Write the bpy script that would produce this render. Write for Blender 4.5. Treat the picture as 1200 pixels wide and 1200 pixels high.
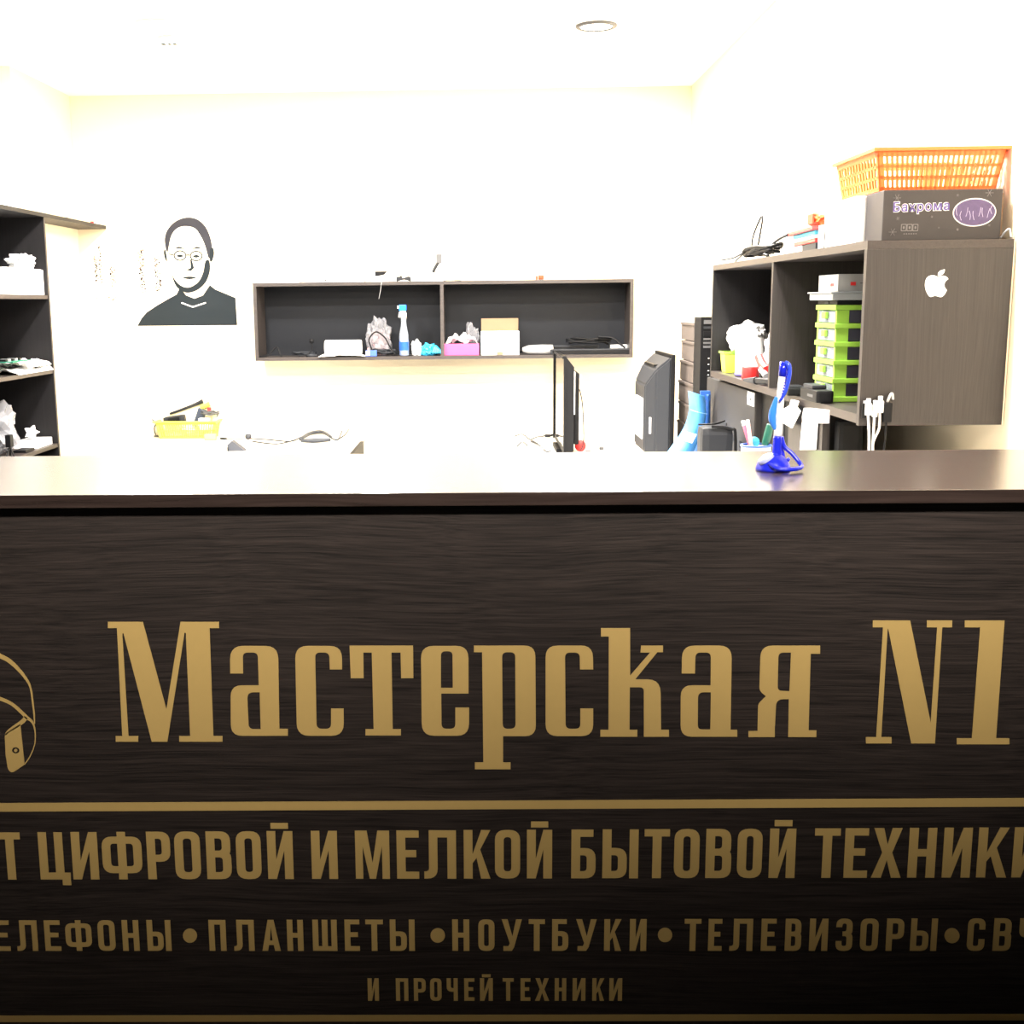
import bpy, bmesh, math, random
from mathutils import Vector, Matrix, Euler
from mathutils.geometry import tessellate_polygon
random.seed(7)
R = math.radians
scene = bpy.context.scene
COL = scene.collection
for o in list(bpy.data.objects):
    bpy.data.objects.remove(o)

# ------------------------------------------------------------------ camera
F = 1400.0; PX0 = 520.0; PY0 = 600.0
CAM = Vector((0, 0, 1.45))
ROT = Matrix.Rotation(R(1.84), 3, 'Z') @ Matrix.Rotation(R(90 - 9.93), 3, 'X') @ Matrix.Rotation(-0.011, 3, 'Z')
cd = bpy.data.cameras.new('camera'); cam = bpy.data.objects.new('camera', cd); COL.objects.link(cam)
cam.location = CAM; cam.rotation_euler = ROT.to_euler()
cd.sensor_width = 36; cd.lens = F / 1200 * 36; cd.shift_x = (600 - PX0) / 1200; cd.clip_start = 0.02
scene.camera = cam
# ------------------------------------------------------------------ world, exposure
w = bpy.data.worlds.new('world'); scene.world = w; w.use_nodes = True
w.node_tree.nodes['Background'].inputs[0].default_value = (0.9, 0.93, 1, 1)
w.node_tree.nodes['Background'].inputs[1].default_value = 0.05
vs = scene.view_settings
vs.view_transform = 'Standard'; vs.look = 'None'; vs.gamma = 1; vs.use_curve_mapping = False; vs.exposure = 0.0
# ------------------------------------------------------------------ lamp strengths (the lamps themselves are built with their fittings)
BACK_W = 74.0      # watts of each ceiling lamp over the workshop
FRONT_W = 640.0     # watts of each spot over the customer side
LAMP_COL = (1.0, 0.965, 0.91)

def ray(px, py):
    return ROT @ Vector(((px - PX0) / F, -(py - PY0) / F, -1))
def PY(px, py, Y):
    d = ray(px, py); t = (Y - CAM.y) / d.y; return CAM + d * t
def PXX(px, py, X):
    d = ray(px, py); t = (X - CAM.x) / d.x; return CAM + d * t
def PZ(px, py, Z):
    d = ray(px, py); t = (Z - CAM.z) / d.z; return CAM + d * t

# ------------------------------------------------------------------ materials
def srgb(r, g, b):
    f = lambda c: (c / 255 / 12.92) if c / 255 <= 0.04045 else ((c / 255 + 0.055) / 1.055) ** 2.4
    return (f(r), f(g), f(b))
MATS = {}
def mat(name, col, rough=0.5, metal=0.0, var=0.06, scale=30, bump=0.0, trans=0.0, alpha=1.0, emit=None, estr=0, spec=0.5, coat=0):
    if name in MATS: return MATS[name]
    m = bpy.data.materials.new(name); m.use_nodes = True; nt = m.node_tree
    b = nt.nodes['Principled BSDF']
    tc = nt.nodes.new('ShaderNodeTexCoord'); nz = nt.nodes.new('ShaderNodeTexNoise')
    nz.inputs['Scale'].default_value = scale; nz.inputs['Detail'].default_value = 4
    nt.links.new(tc.outputs['Object'], nz.inputs['Vector'])
    mx = nt.nodes.new('ShaderNodeMix'); mx.data_type = 'RGBA'
    c = Vector(col)
    mx.inputs[6].default_value = (*(c * (1 - var)), 1); mx.inputs[7].default_value = (*[min(1, v * (1 + var)) for v in c], 1)
    nt.links.new(nz.outputs['Fac'], mx.inputs[0]); nt.links.new(mx.outputs[2], b.inputs['Base Color'])
    b.inputs['Roughness'].default_value = rough; b.inputs['Metallic'].default_value = metal
    b.inputs['Transmission Weight'].default_value = trans; b.inputs['Alpha'].default_value = alpha
    b.inputs['Specular IOR Level'].default_value = spec; b.inputs['Coat Weight'].default_value = coat
    if bump:
        bp = nt.nodes.new('ShaderNodeBump'); bp.inputs['Strength'].default_value = bump; bp.inputs['Distance'].default_value = 0.004
        nt.links.new(nz.outputs['Fac'], bp.inputs['Height']); nt.links.new(bp.outputs[0], b.inputs['Normal'])
    if emit:
        b.inputs['Emission Color'].default_value = (*emit, 1); b.inputs['Emission Strength'].default_value = estr
    MATS[name] = m; return m

def wood(name, dark, light, axis=0, rough=0.45, stretch=1.6, fine=110, spec=0.5, bump=0.25):
    m = bpy.data.materials.new(name); m.use_nodes = True; nt = m.node_tree; N = nt.nodes; Lk = nt.links
    b = N['Principled BSDF']; tc = N.new('ShaderNodeTexCoord'); mp = N.new('ShaderNodeMapping')
    s = [fine, fine, fine]; s[axis] = stretch; mp.inputs['Scale'].default_value = s
    # gentle waviness of the grain
    n0 = N.new('ShaderNodeTexNoise'); n0.inputs['Scale'].default_value = 2.2; n0.inputs['Detail'].default_value = 2
    Lk.new(tc.outputs['Object'], n0.inputs['Vector'])
    off = N.new('ShaderNodeVectorMath'); off.operation = 'MULTIPLY_ADD'; off.inputs[1].default_value = (0.03, 0.03, 0.03)
    Lk.new(n0.outputs['Color'], off.inputs[0]); Lk.new(tc.outputs['Object'], off.inputs[2])
    Lk.new(off.outputs[0], mp.inputs['Vector'])
    n1 = N.new('ShaderNodeTexNoise'); n1.inputs['Scale'].default_value = 1.0; n1.inputs['Detail'].default_value = 5; n1.inputs['Roughness'].default_value = 0.65
    Lk.new(mp.outputs[0], n1.inputs['Vector'])
    mp2 = N.new('ShaderNodeMapping'); s2 = [fine * 3.2] * 3; s2[axis] = stretch * 3.5; mp2.inputs['Scale'].default_value = s2
    Lk.new(off.outputs[0], mp2.inputs['Vector'])
    n2 = N.new('ShaderNodeTexNoise'); n2.inputs['Scale'].default_value = 1.0; n2.inputs['Detail'].default_value = 3
    Lk.new(mp2.outputs[0], n2.inputs['Vector'])
    ad = N.new('ShaderNodeMath'); ad.operation = 'MULTIPLY_ADD'; ad.inputs[1].default_value = 0.55
    Lk.new(n2.outputs['Fac'], ad.inputs[0])
    ml = N.new('ShaderNodeMath'); ml.operation = 'MULTIPLY'; ml.inputs[1].default_value = 0.6; Lk.new(n1.outputs['Fac'], ml.inputs[0])
    Lk.new(ml.outputs[0], ad.inputs[2])
    rp = N.new('ShaderNodeValToRGB'); rp.color_ramp.elements[0].position = 0.42; rp.color_ramp.elements[1].position = 0.76
    rp.color_ramp.elements[0].color = (*dark, 1); rp.color_ramp.elements[1].color = (*light, 1)
    Lk.new(ad.outputs[0], rp.inputs[0]); Lk.new(rp.outputs[0], b.inputs['Base Color'])
    b.inputs['Roughness'].default_value = rough; b.inputs['Specular IOR Level'].default_value = spec
    bp = N.new('ShaderNodeBump'); bp.inputs['Strength'].default_value = bump; bp.inputs['Distance'].default_value = 0.0015
    Lk.new(ad.outputs[0], bp.inputs['Height']); Lk.new(bp.outputs[0], b.inputs['Normal'])
    MATS[name] = m; return m

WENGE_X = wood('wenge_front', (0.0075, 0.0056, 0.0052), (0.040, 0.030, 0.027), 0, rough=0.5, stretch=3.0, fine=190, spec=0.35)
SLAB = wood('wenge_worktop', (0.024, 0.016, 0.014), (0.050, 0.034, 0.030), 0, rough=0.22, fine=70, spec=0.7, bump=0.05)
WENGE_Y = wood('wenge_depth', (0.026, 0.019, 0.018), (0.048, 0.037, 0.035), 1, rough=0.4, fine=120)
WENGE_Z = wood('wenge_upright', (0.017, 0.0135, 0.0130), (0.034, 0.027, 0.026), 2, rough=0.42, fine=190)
WENGE_SHADED = wood('wenge_shaded', (0.0045, 0.004, 0.0045), (0.010, 0.009, 0.010), 2, rough=0.5, fine=130, spec=.3)  # wenge with the shade of the furniture insides put into its colour
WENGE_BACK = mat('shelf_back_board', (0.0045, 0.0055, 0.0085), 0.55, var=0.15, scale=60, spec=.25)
WALL = mat('cream_wall_paint', (0.90, 0.79, 0.60), 0.8, var=0.02, scale=6, bump=0.05)
CEIL = mat('white_ceiling_paint', (0.94, 0.93, 0.91), 0.9, var=0.02, scale=5)
HALL = mat('dark_hall_wall', (0.05, 0.048, 0.045), 0.7)
FLOORM = mat('dark_tile_floor', (0.10, 0.09, 0.08), 0.5, var=0.12, scale=4)
GOLD = mat('gold_vinyl', (0.57, 0.40, 0.145), 0.42, metal=0.15, var=0.03, scale=80)
WHITE = mat('white_plastic', (0.8, 0.79, 0.77), 0.45)
PAPER = mat('white_paper', (0.82, 0.81, 0.8), 0.8, var=0.03)
BLACK = mat('black_plastic', (0.005, 0.005, 0.006), 0.5, spec=.2)
DGREY = mat('dark_grey_plastic', (0.022, 0.024, 0.029), 0.5, spec=.25)
MGREY = mat('mid_grey_plastic', (0.09, 0.09, 0.095), 0.5)
SILVER = mat('silver_plastic', (0.5, 0.5, 0.52), 0.3, metal=0.5)
BLUE = mat('blue_plastic', (0.01, 0.02, 0.55), 0.25)
LBLUE = mat('light_blue_film', (0.08, 0.32, 0.75), 0.35)
NAVY = mat('dark_blue_film', (0.02, 0.09, 0.30), 0.4)
CYAN = mat('cyan_plastic', (0.05, 0.45, 0.65), 0.5)
RED = mat('red_plastic', (0.65, 0.03, 0.03), 0.35)
ORANGE = mat('orange_plastic', (0.85, 0.17, 0.03), 0.4)
LIME = mat('lime_plastic', (0.27, 0.50, 0.06), 0.35)
YLIME = mat('yellow_lime_plastic', (0.70, 0.80, 0.10), 0.4)
PINK = mat('magenta_card', (0.42, 0.07, 0.20), 0.6)
CARD = mat('brown_cardboard', (0.24, 0.155, 0.09), 0.8)
BOXBR = mat('grey_brown_carton', (0.085, 0.066, 0.056), 0.7, scale=20, var=0.12)
CLEAR = mat('clear_plastic', (0.42, 0.47, 0.52), 0.15, alpha=0.5)
BAG = mat('thin_plastic_bag', (0.24, 0.24, 0.26), 0.25, alpha=0.65, bump=0.25, scale=9)
BAGW = mat('white_plastic_bag', (0.82, 0.82, 0.82), 0.4, bump=0.25, scale=9)
GREEN = mat('circuit_green', (0.02, 0.16, 0.10), 0.4, var=0.4, scale=90)
PURPLE = mat('purple_print', (0.09, 0.055, 0.26), 0.5, var=0.3, scale=60)
GIFT = mat('dark_printed_carton', (0.040, 0.035, 0.036), 0.45, spec=.3)
GREYPR = mat('grey_print', (0.16, 0.15, 0.155), 0.6)
VINYL = mat('slate_vinyl', (0.010, 0.016, 0.021), 0.6, var=0.05, spec=.25)
VINYL2 = mat('overexposed_slate_vinyl', (0.028, 0.028, 0.038), 0.6, var=0.1, spec=.3)  # same slate vinyl, lightened in colour for the overexposed hair
TEXTBR = mat('brown_vinyl_text', (0.035, 0.015, 0.017), 0.6, var=0.4, scale=200)
SCREEN = mat('glossy_screen', (0.02, 0.02, 0.022), 0.04, spec=0.9)
TEAL = mat('teal_foam', (0.02, 0.28, 0.40), 0.6)
DESKW = mat('white_laminate', (0.66, 0.64, 0.60), 0.35, var=0.02)
RUST = mat('copper_part', (0.22, 0.06, 0.02), 0.4, metal=0.3)
SKINP = mat('printed_picture', (0.55, 0.30, 0.28), 0.6, var=0.7, scale=45)
CREAMW = mat('pale_wood', (0.75, 0.60, 0.42), 0.6)

# ------------------------------------------------------------------ mesh helpers
def obj(name, bm, m, parent=None, smooth=False, loc=None, rot=None):
    me = bpy.data.meshes.new(name); bmesh.ops.recalc_face_normals(bm, faces=bm.faces[:]) ; bm.to_mesh(me); bm.free()
    if smooth:
        for p in me.polygons: p.use_smooth = True
    me.materials.append(m)
    o = bpy.data.objects.new(name, me); COL.objects.link(o)
    if parent: o.parent = parent
    if loc is not None: o.location = loc
    if rot is not None: o.rotation_euler = rot
    return o
def tag(o, label, cat, group=None, kind=None):
    o['label'] = label; o['category'] = cat
    if group: o['group'] = group
    if kind: o['kind'] = kind
    return o
def thing(name, label, cat, loc=(0, 0, 0), rotz=0, group=None):
    o = bpy.data.objects.new(name, None); COL.objects.link(o); o.location = loc; o.rotation_euler = (0, 0, rotz)
    o.empty_display_size = 0.05
    return tag(o, label, cat, group)
def struct(name, bm, m, parent=None, loc=None):
    o = obj(name, bm, m, parent, loc=loc)
    if not parent: o['kind'] = 'structure'
    return o
def B(x0, x1, y0, y1, z0, z1, bev=0.0, bm=None):
    bm = bm or bmesh.new()
    r = bmesh.ops.create_cube(bm, size=1)['verts']
    for v in r:
        v.co = Vector(((x0 + x1) / 2 + v.co.x * (x1 - x0), (y0 + y1) / 2 + v.co.y * (y1 - y0), (z0 + z1) / 2 + v.co.z * (z1 - z0)))
    if bev:
        es = list({e for v in r for e in v.link_edges})
        bmesh.ops.bevel(bm, geom=es, offset=bev, segments=2, affect='EDGES', profile=0.7)
    return bm
def catmull(pts, n=6, closed=False):
    P = [Vector(p) for p in pts]; out = []
    m = len(P)
    for i in range(m if closed else m - 1):
        a = P[(i - 1) % m] if closed or i > 0 else P[0]
        b = P[i]; c = P[(i + 1) % m]
        d = P[(i + 2) % m] if closed or i + 2 < m else P[-1]
        for k in range(n):
            t = k / n
            out.append(0.5 * ((2 * b) + (c - a) * t + (2 * a - 5 * b + 4 * c - d) * t * t + (3 * b - a - 3 * c + d) * t ** 3))
    if not closed: out.append(P[-1])
    return out
def tube(pts, r, seg=8, bm=None, smoothn=5, caps=True):
    bm = bm or bmesh.new()
    P = catmull(pts, smoothn) if smoothn else [Vector(p) for p in pts]
    n = len(P)
    if isinstance(r, (int, float)): rr = [r] * n
    else:
        rr = []
        for i in range(n):
            t = i / (n - 1) * (len(r) - 1); k = min(int(t), len(r) - 2); rr.append(r[k] + (r[k + 1] - r[k]) * (t - k))
    T0 = (P[1] - P[0]).normalized(); up = Vector((0, 0, 1)) if abs(T0.z) < 0.9 else Vector((1, 0, 0))
    nrm = T0.cross(up).normalized(); rings = []
    for i in range(n):
        T = (P[min(i + 1, n - 1)] - P[max(i - 1, 0)])
        if T.length < 1e-9: T = T0
        T.normalize()
        nrm = (nrm - T * nrm.dot(T))
        if nrm.length < 1e-6: nrm = T.orthogonal()
        nrm.normalize(); bn = T.cross(nrm)
        rings.append([bm.verts.new(P[i] + (nrm * math.cos(2 * math.pi * k / seg) + bn * math.sin(2 * math.pi * k / seg)) * rr[i]) for k in range(seg)])
    for a, b in zip(rings, rings[1:]):
        for k in range(seg): bm.faces.new((a[k], a[(k + 1) % seg], b[(k + 1) % seg], b[k]))
    if caps: bm.faces.new(rings[0]); bm.faces.new(rings[-1][::-1])
    return bm
def lathe(prof, seg=24, bm=None, at=(0, 0, 0), sx=1, sy=1):
    bm = bm or bmesh.new(); rings = []; at = Vector(at)
    for r, z in prof:
        if r < 1e-6: rings.append([bm.verts.new(at + Vector((0, 0, z)))])
        else: rings.append([bm.verts.new(at + Vector((r * sx * math.cos(2 * math.pi * k / seg), r * sy * math.sin(2 * math.pi * k / seg), z))) for k in range(seg)])
    for a, b in zip(rings, rings[1:]):
        for k in range(seg):
            k2 = (k + 1) % seg
            if len(a) == 1 and len(b) == 1: continue
            if len(a) == 1: bm.faces.new((a[0], b[k], b[k2]))
            elif len(b) == 1: bm.faces.new((a[k], a[k2], b[0]))
            else: bm.faces.new((a[k], a[k2], b[k2], b[k]))
    return bm
def rpoly(pts, n=5):
    """polygon with rounded corners: points (x, y) or (x, y, radius)"""
    out = []; m = len(pts)
    for i, p in enumerate(pts):
        v = Vector(p[:2]); r = p[2] if len(p) > 2 else 0
        if not r: out.append(v); continue
        a = Vector(pts[i - 1][:2]); c = Vector(pts[(i + 1) % m][:2])
        da = a - v; dc = c - v
        ra = min(r, da.length * 0.5 if len(pts[i - 1]) > 2 else da.length); rc = min(r, dc.length * 0.5 if len(pts[(i + 1) % m]) > 2 else dc.length)
        s = v + da.normalized() * ra; e = v + dc.normalized() * rc
        for k in range(n + 1):
            t = k / n
            out.append(s * (1 - t) ** 2 * 1 + v * 2 * t * (1 - t) + e * t * t)
    return out
def plate(groups, fn, depth, bm=None):
    """flat cut-out: groups = lists of loops (outline, holes) ; fn maps 2-D -> 3-D ; depth = offset vector to the back"""
    bm = bm or bmesh.new(); depth = Vector(depth)
    for loops in groups:
        l3 = [[fn(p[0], p[1]) for p in lp] for lp in loops]
        l2 = [[Vector((p[0], p[1], 0)) for p in lp] for lp in loops]
        tris = tessellate_polygon(l2)
        fl = [p for lp in l3 for p in lp]
        fv = [bm.verts.new(p) for p in fl]; bv = [bm.verts.new(p + depth) for p in fl]
        for t in tris:
            try: bm.faces.new([fv[i] for i in t]); bm.faces.new([bv[i] for i in reversed(t)])
            except ValueError: pass
        o = 0
        for lp in l3:
            n = len(lp)
            for k in range(n):
                a, b = o + k, o + (k + 1) % n
                try: bm.faces.new((fv[a], fv[b], bv[b], bv[a]))
                except ValueError: pass
            o += n
    return bm
def circ(cx, cy, rx, ry=None, n=24):
    ry = ry or rx
    return [(cx + rx * math.cos(2 * math.pi * k / n), cy + ry * math.sin(2 * math.pi * k / n)) for k in range(n)]
def blob(sx, sy, sz, seed=0, rough=0.25, sub=4, flat=True, freq=2.1):
    """a crumpled thin bag: displaced sphere with a flattened base at z=0"""
    from mathutils import noise
    bm = bmesh.new(); bmesh.ops.create_icosphere(bm, subdivisions=sub, radius=1)
    for v in bm.verts:
        d = v.co.normalized()
        n = noise.noise(d * freq + Vector((seed * 7.3, seed * 1.7, seed))) ; n2 = abs(noise.noise(d * freq * 2.6 + Vector((seed, 9, 2))))
        k = 1 + rough * (n * 1.1 - n2 * 1.0)
        c = d * k
        v.co = Vector((c.x * sx, c.y * sy, max(0, (c.z + 0.75) / 1.75 * sz)))
    return bm
def text_bm(s, size, m=None, extrude=0.0002, offset=0.0):
    cu = bpy.data.curves.new('txt', 'FONT'); cu.space_character = 1.14; cu.body = s; cu.size = size; cu.extrude = extrude; cu.offset = offset
    cu.align_x = 'CENTER'; cu.align_y = 'CENTER'
    ob = bpy.data.objects.new('txt', cu); COL.objects.link(ob)
    dg = bpy.context.evaluated_depsgraph_get(); me = bpy.data.meshes.new_from_object(ob.evaluated_get(dg))
    bpy.data.objects.remove(ob); bm = bmesh.new(); bm.from_mesh(me); bpy.data.meshes.remove(me)
    return bm
def xf(bm, M):
    bmesh.ops.transform(bm, matrix=M, verts=bm.verts[:]); return bm
def shift(bm, v):
    for p in bm.verts: p.co += Vector(v)
    return bm
def grow(bm, zero):  # world -> local of a thing at `zero`
    return shift(bm, -Vector(zero))

# ------------------------------------------------------------------ room shell
YB = 6.7; XL = -2.5; XR = round(PY(1184, 386, 2.62).x, 4); ZC = 2.575; YF = -3.4
struct('floor', B(XL - .1, XR + .1, YF - .1, YB + .1, -0.1, 0), FLOORM)
struct('ceiling', B(XL - .1, XR + .1, 1.5, YB + .1, ZC, ZC + .1), CEIL)
struct('ceiling', B(XL - .1, XR + .1, YF - .1, 1.5, ZC, ZC + .1), HALL)
struct('wall_back', B(XL - .1, XR + .1, YB, YB + .1, 0, ZC), WALL)
struct('wall_left', B(XL - .1, XL, 1.5, YB, 0, ZC), WALL)
struct('wall_left', B(XL - .1, XL, YF, 1.5, 0, ZC), HALL)
struct('wall_right', B(XR, XR + .1, 1.5, YB, 0, ZC), WALL)
struct('wall_right', B(XR, XR + .1, YF, 1.5, 0, ZC), HALL)
struct('wall_front', B(XL - .1, XR + .1, YF - .1, YF, 0, ZC), HALL)
xp = PY(93, 300, YB).x
struct('trim_1', B(XL, xp, 5.86, YB, 0, ZC, ), WALL)       # pilaster in the back left corner

# ------------------------------------------------------------------ counter
YC = 1.45
ztop = PY(600, 577, YC).z
yback = PZ(600, 530.5, ztop).y
CX0, CX1 = -1.35, XR - .012
counter = thing('reception_counter', 'long dark wenge reception counter with gold lettering on its front', 'counter', (0, YC, 0))
th = ztop - PY(600, 592.5, YC).z
OV = 0.022                                                   # overhang of the top
obj('countertop', B(CX0, CX1, 0, yback - YC, ztop - th, ztop, 0.0012), SLAB, counter)
yp = OV                                                      # front panel face, local y
obj('front_panel', B(CX0 + .02, CX1 - .005, yp, yp + .018, 0.06, ztop - th), WENGE_X, counter)
obj('plinth', B(CX0 + .04, CX1 - .01, yp + .02, yp + .04, 0.0, 0.06), BLACK, counter)
obj('side_panel', B(CX0 + .02, CX0 + .038, yp + .018, yback - YC - .02, 0, ztop - th), WENGE_Z, counter)
obj('side_panel', B(CX1 - .023, CX1 - .005, yp + .018, yback - YC - .02, 0, ztop - th), WENGE_Z, counter)
obj('inner_worktop', B(CX0 + .038, CX1 - .023, yp + .018, 2.72 - YC, 1.0, 1.022), DESKW, counter)
for x in (-1.2, -0.1, 1.0):
    obj('worktop_support', B(x, x + .018, yback - YC, 2.68 - YC, 0, 1.0), WENGE_Z, counter)
YPANEL = YC + yp
VT = 0.0007
def cfn(px, py):                                             # photo position -> point on the counter's front face, local
    p = PY(px, py, YPANEL); return Vector((p.x, yp - VT, p.z))
def letter_px(loops, ox, oy, s, name='letter'):
    return obj(name, plate([loops], lambda a, b: cfn(ox + a / s, oy + b / s), (0, VT, 0)), GOLD, counter)
Z2 = (120, 700, 1200 / 440); Z3 = (540, 700, 1200 / 440); Z4 = (960, 680, 5.0)
def L(z, *loops): letter_px([rpoly(l) for l in loops], *z)
L(Z2, [(18,78),(130,78),(205,358),(250,78),(373,78),(373,98),(343,98),(355,443),(384,443),(384,461),(246,461),(246,443),(281,443),(267,113),(263,113),(208,461),(158,461),(68,115),(64,115),(84,443),(115,443),(115,461),(43,461),(43,443),(64,443),(47,98),(18,98)])
L(Z2, [(409,243),(408,155,42),(562,155,42),(566,420),(593,420),(593,442),(411,442,36),(410,281,36),(500,281),(497,176,16),(449,176,16),(450,243)], [(503,303),(506,421),(468,421,16),(463,303,20)])
L(Z2, [(727,230),(725,176,16),(680,176,16),(685,420,16),(731,420,16),(731,355),(771,355),(772,442,40),(622,442,40),(616,155,40),(766,155,40),(766,230)])
L(Z2, [(790,154),(993,154),(994,258),(955,258),(953,176),(924,176),(928,421),(954,421),(954,441),(841,441),(841,421),(867,421),(861,176),(834,176),(835,258),(794,258)])
L(Z2, [(1018,155,40),(1170,155,40),(1170,307),(1083,307),(1084,420,16),(1128,420,16),(1128,352),(1172,352),(1172,442,40),(1021,442,40)], [(1082,172,14),(1119,172,14),(1120,289),(1082,289)])
L(Z3, [(42,154),(238,154,35),(240,443,35),(135,443),(135,527),(159,527),(159,549),(45,549),(45,527),(72,527),(68,175),(42,175)], [(132,175,16),(174,175,16),(175,420,16),(134,420,16)])
L(Z3, [(271,154,38),(422,154,38),(423,230),(381,230),(380,176,16),(333,176,16),(335,420,16),(382,420,16),(382,355),(423,355),(423,443,38),(271,443,38)])
L(Z3, [(448,98),(541,98),(541,250),(605,176),(574,176),(576,154),(646,154),(646,175),(628,175),(557,262),(638,262,42),(640,423),(665,423),(665,445),(585,445),(585,287,14),(540,287),(539,423),(564,423),(564,445),(446,445),(446,423),(472,423),(473,125),(448,125)])
L(Z3, [(706,243),(707,154,40),(866,154,40),(862,423),(883,423),(883,445),(702,445,36),(703,281,36),(798,281),(799,176,16),(750,176,16),(748,243)], [(799,303),(797,422),(757,422,14),(758,303,18)])
L(Z3, [(1148,154),(1148,180),(1118,180),(1111,425),(1136,425),(1136,446),(1046,446),(1048,325),(1008,325,22),(1003,427),(1003,446),(919,446),(919,427),(948,427),(950,340,10),(975,316),(954,298,12),(958,154,38)], [(1055,176),(1050,300),(1012,298,14),(1015,176,16)])
L(Z4, [(313,235),(532,235),(652,832),(690,275),(630,275),(630,235),(778,235),(778,275),(720,275),(677,955),(538,955),(404,285),(400,285),(363,918),(423,918),(423,955),(273,955),(273,918),(333,918),(373,275),(313,275)])
L(Z4, [(852,235),(1085,235),(1035,925),(1113,925),(1113,960),(805,960),(805,925),(893,925),(942,275),(852,275)])

# condensed grotesque capitals, height 1, width W, stroke s
def glyph(ch, W, s=0.17):
    q = 0.155 if True else 0
    r = 0.21; ri = 0.07
    def ring(x0, x1, y0, y1, t=s): return [rpoly([(x0,y0,r),(x1,y0,r),(x1,y1,r),(x0,y1,r)]), rpoly([(x0+t,y0+t*.85,ri),(x1-t,y0+t*.85,ri),(x1-t,y1-t*.85,ri),(x0+t,y1-t*.85,ri)])]
    v = s * 0.85
    if ch == 'Т': return [[[(0,1),(W,1),(W,1-v),(W/2+s/2,1-v),(W/2+s/2,0),(W/2-s/2,0),(W/2-s/2,1-v),(0,1-v)]]]
    if ch == 'Ц': return [[[(0,1),(s,1),(s,v),(W-s,v),(W-s,1),(W,1),(W,v),(W+.12,v),(W+.12,-.12),(W-.05,-.12),(W-.05,0),(0,0)]]]
    if ch in 'ИЙ':
        g = [[[(0,1),(s,1),(s,.40),(W-s,1),(W,1),(W,0),(W-s,0),(W-s,.60),(s,0),(0,0)]]]
        if ch == 'Й': g.append([[(W*.16,1.05),(W*.84,1.05),(W*.84,1.17),(W*.16,1.17)]])
        return g
    if ch == 'Ф':
        c0, c1 = W/2-s/2, W/2+s/2
        return [[rpoly([(0,.13,r),(c0,.13),(c0,0),(c1,0),(c1,.13),(W,.13,r),(W,.90,r),(c1,.90),(c1,1),(c0,1),(c0,.90),(0,.90,r)]),
                 rpoly([(s,.13+v,ri),(c0,.13+v),(c0,.90-v),(s,.90-v,ri)]), rpoly([(c1,.13+v),(W-s,.13+v,ri),(W-s,.90-v,ri),(c1,.90-v)])]]
    if ch == 'Р': return [[rpoly([(0,0),(s,0),(s,.37),(W,.37,r),(W,1,r),(0,1)]), rpoly([(s,.37+v),(W-s,.37+v,ri),(W-s,1-v,ri),(s,1-v)])]]
    if ch == 'О': return [ring(0, W, 0, 1)]
    if ch == 'В': return [[rpoly([(0,0),(W,0,r),(W,.52,.12),(W*.93,.535),(W*.98,.57,.05),(W*.98,1,r),(0,1)]),
                           rpoly([(s,v),(W-s,v,ri),(W-s,.46,ri),(s,.46)]), rpoly([(s,.46+v*.95),(W*.98-s,.46+v*.95,ri),(W*.98-s,1-v,ri),(s,1-v)])]]
    if ch == 'М': return [[[(0,0),(s*.85,0),(s*.85,.68),(W/2-.06,0),(W/2+.06,0),(W-s*.85,.68),(W-s*.85,0),(W,0),(W,1),(W-s*1.35,1),(W/2,.33),(s*1.35,1),(0,1)]]]
    if ch == 'Е': return [[[(0,0),(W,0),(W,v),(s,v),(s,.45),(W*.88,.45),(W*.88,.45+v),(s,.45+v),(s,1-v),(W,1-v),(W,1),(0,1)]]]
    if ch == 'Л': return [[rpoly([(0,0),(W*.42,0,r),(W*.42,1-v),(W-s,1-v),(W-s,0),(W,0),(W,1),(W*.42-s*.98,1),(W*.42-s*.98,v,.08),(0,v)])]]
    if ch == 'К': return [[[(0,0),(s,0),(s,.32),(s*1.45,.43),(W-s*1.05,0),(W,0),(W*.62,.60),(W,1),(W-s*1.02,1),(s,.50),(s,1),(0,1)]]]
    if ch == 'Б': return [[rpoly([(0,0),(W,0,r),(W,.62,r),(s,.62),(s,1-v),(W*.9,1-v),(W*.9,1),(0,1)]), rpoly([(s,v),(W-s,v,ri),(W-s,.62-v,ri),(s,.62-v)])]]
    if ch == 'Ы':
        w = W * .68
        return [[rpoly([(0,0),(w,0,r),(w,.62,r),(s,.62),(s,1),(0,1)]), rpoly([(s,v),(w-s,v,ri),(w-s,.62-v,ri),(s,.62-v)])], [[(W-s,0),(W,0),(W,1),(W-s,1)]]]
    if ch == 'Х':
        m = W / 2; e = s * .56
        return [[[(0,0),(s*1.08,0),(m,.36),(W-s*1.08,0),(W,0),(m+e*.98,.51),(W*.97,1),(W*.97-s*1.08,1),(m,.67),(W*.03+s*1.08,1),(W*.03,1),(m-e*.98,.51)]]]
    if ch == 'Н': return [[[(0,0),(s,0),(s,.43),(W-s,.43),(W-s,0),(W,0),(W,1),(W-s,1),(W-s,.43+v),(s,.43+v),(s,1),(0,1)]]]
    if ch == 'П': return [[[(0,0),(s,0),(s,1-v),(W-s,1-v),(W-s,0),(W,0),(W,1),(0,1)]]]
    if ch == 'А': return [[[(0,0),(s,0),(s*1.2,.19),(W-s*1.2,.19),(W-s,0),(W,0),(W*.66,1),(W*.34,1)], [(s*1.4,.33),(W-s*1.4,.33),(W/2,.80)]]]
    if ch == 'Ш':
        a = (W - s) / 2
        return [[[(0,0),(W,0),(W,1),(W-s,1),(W-s,v),(a+s,v),(a+s,1),(a,1),(a,v),(s,v),(s,1),(0,1)]]]
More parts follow.
